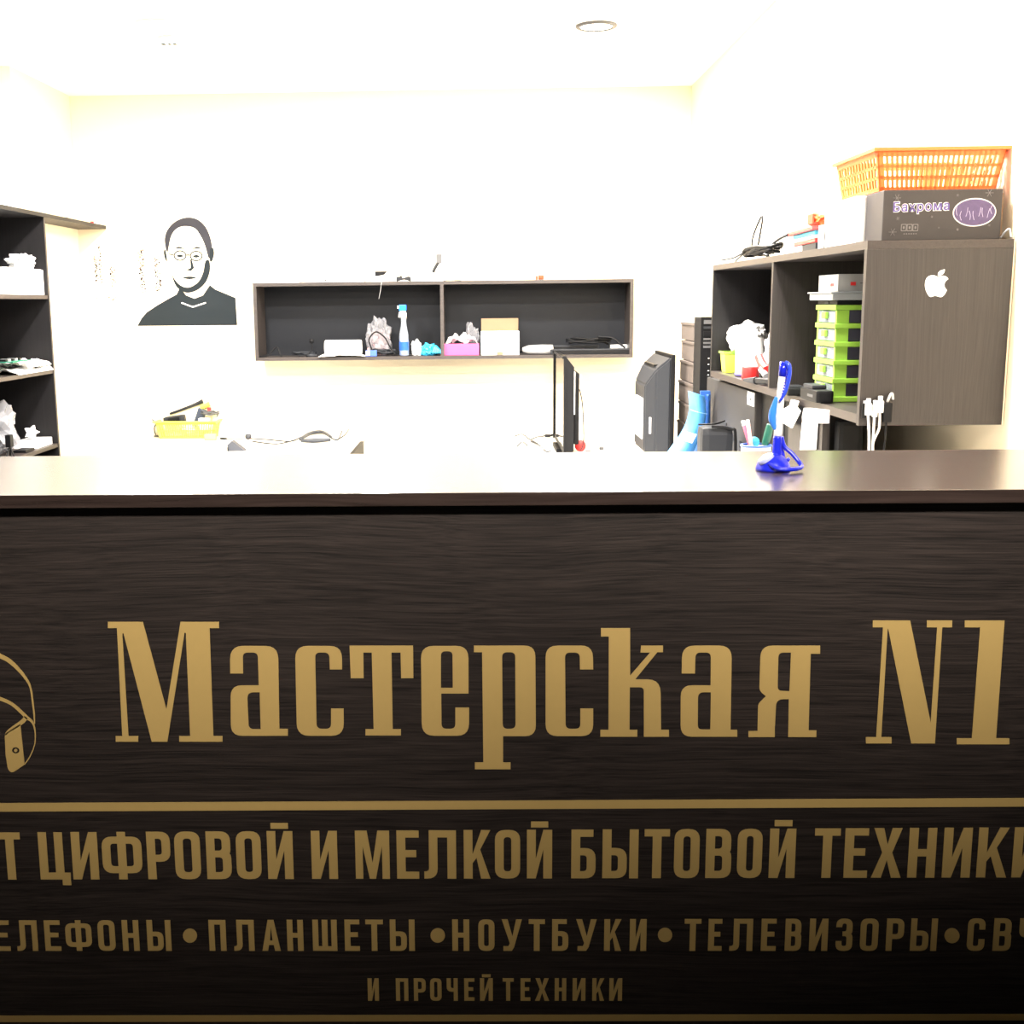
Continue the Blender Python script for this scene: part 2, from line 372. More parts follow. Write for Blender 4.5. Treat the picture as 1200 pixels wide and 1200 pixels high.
    if ch == 'У': return [[[(0.08*W,0),(W*.5,0),(W*.62,.12),(W,1),(W-s,1),(W*.53,.46),(s*1.02,1),(0,1),(W*.40,.24),(W*.34,v),(.08*W,v)]]]
    if ch == 'З': return [[rpoly([(0,.30),(0,0,r),(W,0,r),(W,.50,.10),(W*.9,.53),(W*.98,.57,.08),(W*.98,1,r),(0,1,r),(0,.74),(s,.74),(s,1-v,ri),(W*.98-s,1-v,ri),(W*.98-s,.60,ri),(s*1.1,.60),(s*1.1,.46),(W-s,.46,ri),(W-s,v,ri),(s,v,ri),(s,.30)])]]
    if ch == 'С': return [[rpoly([(W,.36),(W,0,r),(0,0,r),(0,1,r),(W,1,r),(W,.66),(W-s,.66),(W-s,1-v,ri),(s,1-v,ri),(s,v,ri),(W-s,v,ri),(W-s,.36)])]]
    if ch == 'Ч': return [[rpoly([(W,0),(W,1),(W-s,1),(W-s,.56),(s,.56,ri),(s,1),(0,1),(0,.41,r),(W-s,.41),(W-s,0)])]]
    raise KeyError(ch)
def row(items, top, bot):
    """items (char, left px, right px at mid height); top/bot: y at x=0 and x=1200"""
    for ch, xl, xr in items:
        xm = (xl + xr) / 2; yt = top[0] + (top[1] - top[0]) * xm / 1200; yb = bot[0] + (bot[1] - bot[0]) * xm / 1200
        ym = (yt + yb) / 2
        a = cfn(xl, ym); b = cfn(xr, ym); t_ = cfn(xm, yt); b_ = cfn(xm, yb); h = t_.z - b_.z; W = (b.x - a.x) / h
        mat_ = lambda u, v, a=a, z=b_.z, h=h: Vector((a.x + u * h, yp - VT, z + v * h))
        obj('letter', plate(glyph(ch, W), mat_, (0, VT, 0)), GOLD, counter)
row([('Т',0,25),('Ц',46,74.5),('И',84.5,115),('Ф',120,166.5),('Р',172.5,200),('О',205,235),('В',242,271),('О',277,306),('Й',313.5,343.5),
     ('И',365,395.5),('М',416.5,456.5),('Е',465,491),('Л',497,534.5),('К',543.5,574.5),('О',580,609.5),('Й',617.5,647),
     ('Б',669.5,698),('Ы',706,748),('Т',755,784.5),('О',790,819.5),('В',827,857),('О',864,893),('Й',901.5,932),
     ('Т',954,984),('Е',989.5,1017),('Х',1022,1057),('Н',1064.5,1096.5),('И',1105,1138),('К',1145.5,1181),('И',1187,1220)], (975.5, 969.5), (1030.5, 1028))
row([('Е',-9,11.5),('Л',19.5,44),('Е',52.5,71),('Ф',77,107.5),('О',115,135),('Н',143.5,163),('Ы',172.5,200.5),
     ('П',245,265),('Л',274,298),('А',307,328.5),('Н',336.5,355.5),('Ш',366.5,395),('Е',404,421.5),('Т',428.5,449),('Ы',457,486),
     ('Н',530,550),('О',560.5,579.5),('У',588,611.5),('Т',619.5,638.5),('Б',647,666),('У',675,699),('К',708,728),('И',738,757.5),
     ('Т',802,821.5),('Е',830,846),('Л',855,882),('Е',892,909.5),('В',920,939),('И',948.5,970),('З',979.5,999),('О',1008,1029),('Р',1038.5,1059),('Ы',1067,1098),
     ('С',1133.5,1154),('В',1164,1185),('Ч',1194,1214)], (1078.5, 1076), (1114, 1114))
row([('И',431,444),('П',464,478.5),('Р',485,499),('О',504,517.5),('Ч',523.5,536.5),('Е',544,556),('Й',562.5,577.5),
     ('Т',589,602),('Е',610,621.5),('Х',627,643.5),('Н',650,663.5),('И',671,686),('К',694,708),('И',714,729)], (1146.5, 1146), (1172.5, 1172.5))
for cx, cy, r in ((222.7,1096.3,8.3),(513,1096,8.5),(779.3,1095.5,8.4),(1115.5,1096.3,8.8)):
    obj('bullet_dot', plate([[circ(cx, cy, r)]], cfn, (0, VT, 0)), GOLD, counter)
def lineq(y00, y01, y10, y11):
    pts = [(-260, y00 + (y00 - y10) * .217), (1560, y10 + (y10 - y00) * .3), (1560, y11 + (y11 - y01) * .3), (-260, y01 + (y01 - y11) * .217)]
    obj('gold_line', plate([[pts]], cfn, (0, VT, 0)), GOLD, counter)
lineq(941, 951, 935, 945); lineq(1190, 1197.5, 1188, 1195.5)
# earphone emblem, left
s = 140 / 933
def bandpts(c, wd):
    C = catmull([(x, y, 0) for x, y in c], 6); n = len(C); a = []; b = []
    for i in range(n):
        T = (C[min(i+1, n-1)] - C[max(i-1, 0)]).normalized(); t = i / (n - 1) * (len(wd) - 1); k = min(int(t), len(wd) - 2)
        ww = (wd[k] + (wd[k+1] - wd[k]) * (t - k)) / 2
        N_ = Vector((-T.y, T.x, 0)); a.append(C[i] + N_ * ww); b.append(C[i] - N_ * ww)
    return [(p.x, p.y) for p in a + b[::-1]]
efn = lambda a, b: cfn(a * s, 740 + b * s)
emb = bmesh.new()
plate([[bandpts([(-420,330),(-260,170),(-90,150),(0,190),(75,230),(150,300),(205,370),(240,440),(258,560),(268,650),(272,720)], [30,34,34,34,32,26,20,14,14,12,8])]], efn, (0, VT, 0), emb)
plate([[bandpts([(-380,640),(-200,520),(-80,500),(0,524),(100,570),(205,665),(255,710),(275,780),(272,880),(235,975),(190,1040)], [28,28,28,26,24,26,16,9,8,8,8])]], efn, (0, VT, 0), emb)
plate([[bandpts([(205,668),(180,700),(130,735),(70,775),(45,805)], [34,34,30,22,10])]], efn, (0, VT, 0), emb)
plate([[rpoly([(38,800,20),(160,720),(192,1022),(185,1045),(90,1108,40),(62,1070,16),(45,960)]), circ(124, 928, 29, 25)], [circ(124, 928, 13, 12)]], efn, (0, VT, 0), emb)
obj('earphone_emblem', emb, GOLD, counter)['label'] = 'gold line drawing of an in-ear headphone'

# ------------------------------------------------------------------ ceiling lamps
def add_light(name, kind, loc, energy, size=0.15, rot=(0, 0, 0), col=LAMP_COL, parent=None, spot=None, blend=1.0):
    l = bpy.data.lights.new(name, kind); l.energy = energy; l.color = col
    if kind == 'AREA': l.shape = 'DISK'; l.size = size
    else: l.shadow_soft_size = size / 2
    if spot: l.spot_size = R(spot); l.spot_blend = blend
    o = bpy.data.objects.new(name, l); COL.objects.link(o); o.location = loc; o.rotation_euler = rot
    if parent: o.parent = parent
    return o
GLOW = mat('lamp_diffuser', (0.9, 0.9, 0.88), 0.5, emit=(1.0, 0.95, 0.88), estr=6)
def downlight(x, y, label, group=None, rim=None):
    t = thing('ceiling_downlight', label, 'ceiling light', (x, y, ZC), group=group)
    obj('rim', lathe([(0.066, -0.0005), (0.085, -0.0005), (0.085, -0.007), (0.080, -0.010), (0.070, -0.010), (0.066, -0.006), (0.066, -0.0005)], 32), rim or MGREY, t, smooth=True)
    obj('diffuser', lathe([(0, -0.0065), (0.066, -0.0065), (0.066, -0.0015), (0, -0.0015)], 32), GLOW, t)
    return t
pd_ = PZ(697, 34, ZC)
downlight(pd_.x, pd_.y - .07, 'round white ceiling lamp with thin grey rim nearest the back wall')
for x, y, lab in ((pd_.x, 4.15, 'right'), (-1.25, 4.15, 'left'), (-0.4, 4.15, 'middle'), (pd_.x, 2.75, 'right'), (-0.4, 2.75, 'middle'), (-1.4, 2.75, 'left')):
    t = downlight(x, y, '%s round ceiling lamp of the row %s' % (lab, 'over the middle of the workshop' if y > 4 else 'just behind the counter'), 'workshop ceiling lamps')
lampspots = [(pd_.x, pd_.y - .07, 1.5), (pd_.x, 4.15, .65), (-1.25, 4.15, .95), (-0.4, 4.15, .95), (pd_.x, 2.75, .7), (-0.4, 2.75, .8), (-1.4, 2.75, .8), (-1.30, pd_.y - .25, 1.3)]  # last entry is the added left lamp, there to brighten the upper wall
for x, y, k in lampspots:
    add_light('workshop_lamp', 'AREA', (x, y, ZC - .013), BACK_W * k, 0.13)
for x, rz, rx_, kk, lab in ((-0.65, 0, 64.5, .64, 'left round ceiling lamp over the customer side of the counter'), (0.0, 0, 65, .64, 'middle round ceiling lamp over the customer side of the counter'), (0.62, -2, 68.5, 1.15, 'right round ceiling lamp over the customer side of the counter')):
    downlight(x, -0.4, lab, 'customer side ceiling lamps')
    add_light('customer_lamp', 'SPOT', (x, -0.4, ZC - .013), FRONT_W * kk, 0.30, rot=(R(rx_), 0, R(rz)), spot=50, blend=1.0, col=(1.0, .90, .78))
downlight(-1.30, pd_.y - .25, 'round white ceiling lamp on the left, level with the teal marked detector', rim=WHITE)  # made-up fitting for the added light; white rim blends into the ceiling
# small detector with teal marks on the ceiling
p = PZ(199, 44, ZC)
t = thing('smoke_detector', 'small white ceiling detector with teal marks, upper left', 'detector', p)
obj('housing', lathe([(0, -0.028), (0.038, -0.028), (0.048, -0.015), (0.05, -0.0005), (0, -0.0005)], 24), WHITE, t, smooth=True)
for k, (a, w_) in enumerate(((-.026, .014), (0.0, .010), (.022, .014))):
    obj('mark', B(a - w_ / 2, a + w_ / 2, -.026, .004, -.0295, -.0275), mat('dark_teal_mark', (.0, .025, .03), .6), t)

# ------------------------------------------------------------------ cabinet builder helpers
def PYc(px, py, Y): return PY(px, py, Y)

# left shelving unit
XU = PY(122, 263, YB).x
YU = PXX(55, 300, XU).y
zt = PXX(55, 251, XU).z
unit = thing('shelving_unit', 'tall dark wenge open shelving unit along the left wall', 'shelves', (XU, YU, 0))
D = XU - XL - .003; LN = 2.0; T = .018
obj('side_panel', B(-D, 0, -T, 0, 0, zt - T), WENGE_SHADED, unit)
obj('side_panel', B(-D, 0, -LN, -LN + T, 0, zt - T), WENGE_SHADED, unit)
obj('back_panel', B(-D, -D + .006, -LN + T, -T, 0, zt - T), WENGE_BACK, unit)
obj('edge_strip', B(0, 0.0015, -T, 0, 0, zt - T), WENGE_Z, unit)
obj('top_board', B(-D, 0.012, -LN, .03, zt - T, zt), WENGE_SHADED, unit)
obj('corner_board', B(xp - XU + .003, 0.012, .03, YB - YU - .004, zt - T, zt), WENGE_SHADED, unit)
ZS = [PXX(60, 346, XU).z, PXX(63, 433, XU).z, PXX(70, 519, XU).z, 0.42, 0.10]
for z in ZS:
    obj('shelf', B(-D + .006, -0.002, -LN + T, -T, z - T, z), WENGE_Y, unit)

def crumple_sheet(w_, d_, h_, seed=0, n=14):
    from mathutils import noise
    bm = bmesh.new(); g = [[None] * (n + 1) for _ in range(n + 1)]
    for i in range(n + 1):
        for j in range(n + 1):
            x = (i / n - .5) * w_; y = (j / n - .5) * d_
            z = .002 + h_ * max(0, .5 + noise.noise(Vector((i * .35, j * .35, seed)))) * (1 - (2 * i / n - 1) ** 6)
            g[i][j] = bm.verts.new((x, y, z))
    for i in range(n):
        for j in range(n): bm.faces.new((g[i][j], g[i+1][j], g[i+1][j+1], g[i][j+1]))
    r = bmesh.ops.extrude_face_region(bm, geom=bm.faces[:])
    for v in r['geom']:
        if isinstance(v, bmesh.types.BMVert): v.co.z -= .0015
    return bm
def loc_at(p): return (p.x, p.y, p.z)

# things on the left unit; (far end of the boards, just in front of the end panel)
def onunit(y, z, dx=-.06): return (XU + dx, y, z)
z1, z2, z3 = ZS[0], ZS[1], ZS[2]
t = thing('carton', 'white carton lying on the upper board of the left shelving unit', 'box', (XU - .10, 5.52, z1 + .0005))
obj('box_body', B(-.13, .085, -.28, .235, 0, .118, .003), WHITE, t)
obj('lid_flap', B(.0855, .0885, -.26, .20, .07, .119), PAPER, t)
t = obj('plastic_bag', shift(blob(.055, .09, .185, 3, .5), (0, 0, 0)), BAGW, loc=(XU - .06, 5.60, z1 + .119)); t.scale = (1, 1, .38)
tag(t, 'white crumpled plastic bag with pointed top on the upper left carton', 'bag')
t = thing('paper_folder', 'open white paper folder with loose sheets on the middle left shelf', 'papers', (XU - .10, YU - .26, z2 + .0005))
obj('sheet', crumple_sheet(.22, .44, .030, 2), PAPER, t)
obj('sheet', shift(crumple_sheet(.19, .30, .034, 5), (.01, .06, .026)), PAPER, t)
t = thing('circuit_board', 'green circuit board lying on the white papers, middle left shelf', 'circuit board', (XU - .05, 5.36, z2 + .058))
obj('board', B(-.07, .06, -.12, .10, 0, .004), GREEN, t)
for k in range(5):
    a = -.10 + k * .04; obj('chip', B(-.02, .02, a, a + .022, .0041, .014), [BLACK, SILVER][k % 2], t)
t = tag(obj('plastic_bag', blob(.11, .16, .235, 11, .45), BAG, smooth=False, loc=(XU - .15, 5.32, z3 + .0005)), 'big translucent plastic bag standing on the lower left shelf', 'bag')
t = tag(obj('plastic_bag', blob(.035, .04, .12, 17, .4), BAG, loc=(XU - .21, 5.62, z3 + .06)), 'small translucent bag tip behind the big bag, lower left shelf', 'bag')
t.location.z = z3 + .0005; t.scale = (1, 1, 1.45)
t = thing('charger_box', 'small white charger block with a star shaped plug on the lower left shelf', 'charger', (XU - .075, 5.62, z3 + .0005))
obj('block', B(-.055, .055, -.09, .12, 0, .035, .004), WHITE, t)
st = [(math.cos(2*math.pi*k/10) * (.035 if k % 2 == 0 else .018), .045 + math.sin(2*math.pi*k/10) * (.035 if k % 2 == 0 else .018)) for k in range(10)]
obj('plug', plate([[st]], lambda a, b: Vector((a, -.01, b + .024)), (0, .03, 0)), WHITE, t)
t = thing('camera_tripod', 'tiny black tripod figure in front of the translucent bag, lower left shelf', 'tripod', (XU - .012, 5.19, z3 + .0005))
tb = bmesh.new()
for a in (0, 2.1, 4.2): tube([(0, 0, .05), (.02 * math.cos(a), .03 * math.sin(a), .004)], .004, 6, tb, 0)
obj('legs', tb, BLACK, t); obj('head', B(-.012, .012, -.018, .018, .05, .105, .004), BLACK, t)
t = tag(obj('phone', B(-.03, .03, -.06, .05, 0, .012, .004), BLACK, loc=(XU - .045, 5.44, z3 + .0005)), 'black phone lying beside the translucent bag, lower left shelf', 'phone')
# on the top board
t = thing('carton', 'white carton on top of the left shelving unit, cut by the frame', 'box', (XU - .17, 5.10, zt + .0005))
obj('box_body', B(-.18, .15, -.35, .40, 0, .17, .004), WHITE, t); obj('lid', B(-.185, .155, -.355, .405, .1705, .185, .002), WHITE, t)
a = PXX(65, 251, XU - .03); t = tag(obj('wood_block', plate([[[(0, 0), (.056, 0), (.048, .060), (.008, .060)]]], lambda u, v: Vector((u, 0, v)), (0, .05, 0)), CREAMW, loc=(a.x, a.y, zt + .0005)), 'small cream tapered block on the board above the left shelves', 'block')
a = PXX(106, 260, XU - .03); t = thing('eraser', 'tiny red and white eraser at the end of the left top board', 'eraser', (a.x, a.y, zt + .0005))
obj('body', B(0, .035, 0, .03, 0, .014, .002), PAPER, t); obj('sleeve', B(-.0005, .018, -.0005, .0305, .0005, .0146), RED, t)
t = tag(obj('cable', tube([(XU - .02, 5.85, zt + .004), (XU - .03, 6.0, zt + .004), (XU - .05, 6.12, zt + .012), (XU - .03, 6.25, zt + .004)], .003), BLACK), 'thin black cable lying on the left top board', 'cable')

# ------------------------------------------------------------------ portrait sticker and wall lettering on the back wall
def wallfn(px, py, off=.0012):
    p = PY(px, py, YB); return Vector((p.x, YB - off, p.z))
t = thing('portrait_sticker', 'dark stencil portrait sticker of a man in glasses and turtleneck on the back wall', 'wall sticker', (0, YB - .0012, 0))
def wp(name, groups, m, k=0):
    return obj(name, shift(plate(groups, lambda a, b: wallfn(a, b, .0014 + k * .0012), (0, .001, 0)), (0, -(YB - .0012), 0)), m, t)
def sm(pts, n=4): return [(p.x, p.y) for p in catmull([(a, b, 0) for a, b in pts], n, True)]
wp('sweater', [[[(161,382),(166,373),(172,366),(184,358),(196,351),(207,345),(211,337),(218,346),(228,350),(238,346),(246,334),(252,339),(264,344),(276,349),(278,381)]]], VINYL)
wp('neck_fold', [[[(213,354),(226,359),(241,354),(241.5,355.5),(226,360.5),(212.5,355.5)]]], PAPER, 1)
wp('hair', [[sm([(196,296),(193,282),(196,270),(205,260),(218,255),(231,257),(241,266),(247,280),(248.5,294),(245,303),(241,290),(237,280),(229,268),(217,265),(207,268),(201,276),(198,288)])]], VINYL2)
wp('ear', [[sm([(246.5,292),(250,291),(251,298),(248.5,306),(246,305)])], [sm([(193.5,292),(192,296),(194,304),(196,306),(195,298)])]], VINYL, 1)
wp('face_shadow', [[sm([(241,306),(245.5,306),(246,318),(241,331),(231,340),(219,343),(209,338),(204,330),(201,318),(204,326),(211,334),(221,337),(232,331),(238,320)])]], VINYL, 2)
wp('glasses', [[circ(211, 299.5, 7.5, 6.2), circ(211, 299.5, 6.2, 4.9)], [circ(230, 300, 7.5, 6.2), circ(230, 300, 6.2, 4.9)], [[(218.6,298.2),(222.4,298.2),(222.4,299.6),(218.6,299.6)]], [[(198,297),(203.4,298.2),(203.4,299.4),(198,298.4)]]], VINYL)
wp('eye', [[sm([(207,300),(211,298.2),(215,300),(211,301.5)])]], VINYL); wp('eye', [[sm([(226,300.4),(230,298.6),(234,300.4),(230,302)])]], VINYL)
wp('eyebrow', [[[(203,291.5),(210,289),(218,292),(210,291.3)]]], VINYL); wp('eyebrow', [[[(224,292),(231,289),(238,291.5),(231,291.3)]]], VINYL)
wp('nose', [[[(223,304),(224.6,304),(227.5,314),(224,317.5),(218,316.4),(223.5,314)]]], VINYL)
wp('mouth', [[sm([(214,325.5),(219,324.2),(225,324.2),(230,325.6),(222,327.2)])]], VINYL)
t2 = thing('wall_lettering', 'faint columns of small brown vertical script beside the portrait sticker', 'lettering', (0, YB - .0012, 0))
for cx, y0, y1, wd, cnt in ((112,300,330,3,26),(116.5,286,332,3,30),(131.5,312,336,6,34),(165.5,292,342,6,70),(184,300,341,6,60),(124,348,352,30,10)):
    bm = bmesh.new()
    for k in range(cnt):
        x = cx + random.uniform(-wd/2, wd/2) + (k / cnt - .5) * 3; y = y0 + (y1 - y0) * (k + random.random()) / cnt
        a = random.uniform(.8, 2.2); b = random.uniform(.6, 1.6)
        plate([[[(x, y), (x + a, y + random.uniform(-.4, .4)), (x + a, y + b), (x, y + b)]]], lambda u, v: wallfn(u, v) - Vector((0, YB - .0012, 0)), (0, .001, 0), bm)
    obj('text_column', bm, TEXTBR, t2)

# ------------------------------------------------------------------ hanging shelf on the back wall
YS = 6.45
sa = PY(296, 332, YS); sb = PY(743, 326.5, YS); sc_ = PY(299, 424, YS)
X0, X1 = sa.x, sb.x; Z1 = (sa.z + sb.z) / 2; Z0 = (sc_.z + PY(741, 418, YS).z) / 2; XD = PY(518, 370, YS).x
sh = thing('wall_shelf', 'long dark wenge shelf box with a middle divider hanging on the back wall', 'shelf', (0, YS, 0))
dd = YB - YS - .002
WENGE_E = wood('wenge_edge', (0.030, 0.024, 0.022), (0.058, 0.046, 0.042), 0, rough=0.45, fine=90)
obj('top_board', B(X0, X1, 0, dd, Z1 - .018, Z1), WENGE_E, sh); obj('bottom_board', B(X0, X1, 0, dd, Z0, Z0 + .018), WENGE_E, sh)
for a in (X0, X1 - .018): obj('side_board', B(a, a + .018, 0, dd, Z0 + .018, Z1 - .018), WENGE_E, sh)
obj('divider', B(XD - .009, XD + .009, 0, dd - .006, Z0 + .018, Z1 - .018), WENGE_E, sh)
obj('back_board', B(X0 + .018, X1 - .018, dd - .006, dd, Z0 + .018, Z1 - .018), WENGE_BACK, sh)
ZI = Z0 + .0185
def sx(px, Y=6.52): return PY(px, 410, Y).x
SP = 6.52 / 1400      # metres per photo pixel there
def cable(pts, r, m, label, name='cable', group=None, cat='cable'):
    return tag(obj(name, tube(pts, r, 6), m, smooth=True), label, cat, group)
def coil(cx, cy, cz, rx, ry, turns, r, rise=.004, seed=0, jitter=.25):
    rnd = random.Random(seed); pts = []
    for k in range(int(turns * 9)):
        a = k / 9 * 2 * math.pi; j = 1 + rnd.uniform(-jitter, jitter)
        pts.append((cx + rx * math.cos(a) * j, cy + ry * math.sin(a) * j, cz + abs(math.sin(k * 1.3)) * .01 + k / 9 * rise))
    return pts
x = sx(318); cable([(sx(304), 6.47, ZI + .004), (sx(316), 6.46, ZI + .012), (sx(326), 6.465, ZI + .055), (sx(330), 6.455, ZI + .022), (sx(332), 6.45, ZI + .006)], .005, BLACK, 'black cable arching at the left end of the wall shelf')
cable(coil(sx(354), 6.60, ZI + .006, .06, .035, 3, .004, .003, 3), .004, DGREY, 'grey coiled cord in the left bay of the wall shelf, beside the white roll')
t = thing('gooseneck_microphone', 'small black microphone with thin neck lying at the left of the wall shelf', 'microphone', (sx(366), 6.49, ZI))
obj('neck', tube([(-.07, 0, .004), (-.02, 0, .014), (.005, 0, .05), (.0, 0, .075)], .003), BLACK, t); obj('head', lathe([(0, 0), (.012, .003), (.012, .022), (0, .026)], 12, at=(0.002, 0, .072)), BLACK, t, True)
obj('base', lathe([(0, 0), (.03, 0), (.028, .014), (0, .018)], 16), DGREY, t, True)
t = thing('paper_towel_roll', 'white paper roll lying in the left bay of the wall shelf', 'paper roll', (sx(402), 6.54, ZI))
rl = xf(lathe([(.018, -.10), (.040, -.10), (.043, -.095), (.043, .095), (.040, .10), (.018, .10), (.018, -.10)], 20), Matrix.Translation((0, 0, .044)) @ Matrix.Rotation(R(90), 4, 'Y'))
obj('roll', rl, PAPER, t, True); obj('loose_sheet', shift(crumple_sheet(.25, .09, .016, 8), (.0, -.07, 0)), PAPER, t)
t = thing('plastic_bag', 'grey pink plastic bag stuffed with cords behind the spray bottle', 'bag', (sx(443), 6.58, ZI))
obj('bag_body', blob(.072, .05, .215, 21, .35), BAG, t); obj('bundle', blob(.062, .035, .14, 23, .3), mat('pink_cloth', (.55, .36, .38), .7), t)
cable([(sx(437), 6.459, ZI + .036), (sx(434), 6.46, ZI + .09), (sx(442), 6.465, ZI + .13), (sx(452), 6.465, ZI + .10), (sx(458), 6.463, ZI + .05), (sx(464), 6.462, ZI + .006)], .0045, BLACK, 'black cable looped over the grey pink bag')
cable(coil(sx(449), 6.512, ZI + .006, .06, .014, 4, .004, .006, 5), .004, DGREY, 'dark grey cord coiled in front of the grey pink bag')
t = thing('blue_box', 'small blue and white packet lying left of the spray bottle', 'packet', (sx(436), 6.468, ZI + .0005))
obj('packet', B(-.03, .03, -.006, .012, 0, .032, .002), mat('blue_packet', (.05, .12, .5), .4), t); obj('label', B(-.028, -.008, -.0068, -.0062, .004, .028), WHITE, t)
# spray bottle
t = thing('spray_bottle', 'clear spray bottle of blue liquid with bright blue trigger on the wall shelf', 'spray bottle', (sx(474), 6.49, ZI))
obj('bottle', lathe([(0, 0), (.024, 0), (.026, .006), (.026, .09), (.024, .12), (.016, .16), (.014, .185), (.016, .20), (.014, .215), (0, .215)], 20), CLEAR, t, True)
obj('liquid', lathe([(0, .003), (.0225, .003), (.0245, .008), (.0245, .085), (0, .085)], 20), mat('blue_liquid', (.01, .12, .75), .1), t, True)
obj('collar', lathe([(.0135, .200), (.017, .200), (.017, .225), (.012, .240), (0, .240)], 16), WHITE, t, True)
obj('spray_head', B(-.024, .016, -.012, .012, .240, .272, .004), mat('bright_blue', (.01, .18, .85), .3), t)
obj('trigger', tube([(-.012, 0, .242), (-.022, 0, .225), (-.024, 0, .205)], .004), WHITE, t); obj('nozzle', B(-.033, -.024, -.006, .006, .252, .267, .002), WHITE, t)
obj('label', lathe([(.0263, .03), (.0263, .075)], 20), mat('blue_label', (.02, .10, .45), .3, var=.4, scale=60), t, True)
t = tag(obj('cloth', blob(.028, .03, .085, 31, .3), PAPER, loc=(sx(488), 6.53, ZI)), 'crumpled white cloth between the spray bottle and the blue gloves', 'cloth')
t = thing('rubber_glove', 'crumpled light blue rubber gloves beside the wall shelf divider', 'gloves', (sx(503), 6.52, ZI))
gm = mat('blue_rubber', (.03, .42, .70), .4)
obj('glove_body', blob(.045, .04, .065, 41, .4), gm, t)
fb = bmesh.new()
for k in range(5): tube([(.02, -.02, .03 + k * .004), (.035 + .006 * k, -.03 - .003 * k, .05 - .006 * k), (.02 + .012 * k, -.045, .012)], .009, 7, fb)
obj('fingers', fb, gm, t, True)
t = thing('gift_box', 'magenta card box holding a translucent bag, right of the divider', 'box', (sx(541), 6.53, ZI))
obj('box_body', B(-.095, .095, -.06, .06, 0, .062, .002), PINK, t); obj('tissue', shift(crumple_sheet(.17, .10, .05, 12), (0, 0, .062)), PAPER, t)
t = tag(obj('plastic_bag', blob(.05, .03, .10, 51, .45), BAG, loc=(sx(552), 6.632, ZI + .05)), 'translucent crumpled bag rising behind the magenta box', 'bag')
t.location.z = ZI; t.scale = (1, 1, 1.6)
t = thing('shipping_box', 'white box with raised brown cardboard lid in the wall shelf', 'box', (sx(586), 6.54, ZI))
obj('box_body', B(-.103, .103, -.06, .09, 0, .125, .002), WHITE, t)
obj('open_lid', xf(B(-.101, .101, -.0015, .0015, 0, .068), Matrix.Translation((0, .088, .1255)) @ Matrix.Rotation(R(8), 4, 'X')), CARD, t)
obj('tape', B(-.018, .014, -.0615, -.0602, .0, .018), CARD, t)
t = thing('silver_tool_case', 'silver flat rounded case at the left end of the black bars', 'case', (sx(630), 6.49, ZI + .0005))
obj('shell', xf(lathe([(0, -.085), (.012, -.082), (.024, -.05), (.027, .02), (.026, .08), (0, .085)], 16, sy=.8), Matrix.Translation((0, 0, .026)) @ Matrix.Rotation(R(90), 4, 'Y')), SILVER, t, True)
obj('tip', xf(lathe([(.0, 0), (.008, .004), (.011, .014), (.0, .02)], 10), Matrix.Translation((-.098, 0, .022)) @ Matrix.Rotation(R(90), 4, 'Y')), BLACK, t, True)
t = thing('soundbar', 'long flat black bar lying at the front of the right shelf bay', 'speaker bar', (sx(688), 6.50, ZI + .0005))
obj('body', B(-.20, .235, -.04, .03, 0, .028, .006), DGREY, t); obj('grille', B(-.19, .225, -.0412, -.0404, .005, .022), BLACK, t)
t = thing('keyboard', 'slim dark keyboard standing behind the long black bar', 'keyboard', (sx(672), 6.58, ZI + .0005))
obj('body', B(-.17, .14, -.03, .03, 0, .045, .004), DGREY, t); obj('key_strip', B(-.16, .13, -.0312, -.0304, .008, .038), BLACK, t)
cb = coil(sx(690), 6.55, ZI + .05, .11, .04, 4.3, .004, .007, 9); tag(obj('power_cable', tube(cb, .005, 6), BLACK, smooth=True), 'tangled thick black power cable resting on the right bay bars', 'cable')
cable([(sx(700), 6.50, ZI + .09), (sx(716), 6.48, ZI + .085), (sx(726), 6.47, ZI + .05), (sx(731), 6.46, ZI + .033)], .006, BLACK, 'black plug lead bending down at the right end of the wall shelf')
t = thing('adapter_plug', 'white adapter on a black strip at the far right of the wall shelf', 'adapter', (sx(727), 6.58, ZI + .0005))
obj('block', B(-.05, .055, -.025, .02, .020, .045, .003), WHITE, t); obj('strip', B(-.06, .06, -.03, .03, 0, .020), BLACK, t)
# on top of the wall shelf
def top_item(px, Y=6.53): return (PY(px, 328, Y).x, Y, Z1 + .0005)
t = thing('printed_papers', 'thin stack of white papers on the left end of the wall shelf top', 'papers', top_item(322))
for k in range(3): obj('sheet', xf(B(-.15 + .02 * k, .14 - .01 * k, -.05, .06, k * .004, k * .004 + .003), Matrix.Rotation(R(k * 2), 4, 'Z')), PAPER, t)
t = thing('white_case', 'flat white case in the middle left of the wall shelf top', 'case', top_item(395))
obj('body', B(-.17, .15, -.05, .06, 0, .022, .004), WHITE, t); obj('button', B(-.06, -.05, -.0512, -.0504, .008, .014), BLACK, t); obj('button', B(.08, .09, -.0512, -.0504, .008, .014), BLACK, t)
t = thing('desk_clamp', 'small grey metal clamp with a handle on top of the wall shelf', 'clamp', top_item(444))
obj('upright', B(-.028, -.018, -.01, .01, 0, .06), WHITE, t); obj('jaw', plate([[[(-.02,.055),(.045,.055),(.03,.038),(0,.032),(-.02,.03)]]], lambda a, b: Vector((a, -.01, b)), (0, .02, 0)), BLACK, t); obj('foot', B(-.04, .05, -.02, .02, 0, .006), WHITE, t)
t = thing('game_controller', 'small grey game controller on top of the wall shelf', 'controller', top_item(473))
obj('body', plate([[sm([(-.038,.006),(-.036,.028),(-.02,.030),(0,.024),(.02,.030),(.036,.028),(.038,.006),(.02,.010),(0,.014),(-.02,.010)])]], lambda a, b: Vector((a, -.012, b - .0045)), (0, .03, 0)), DGREY, t)
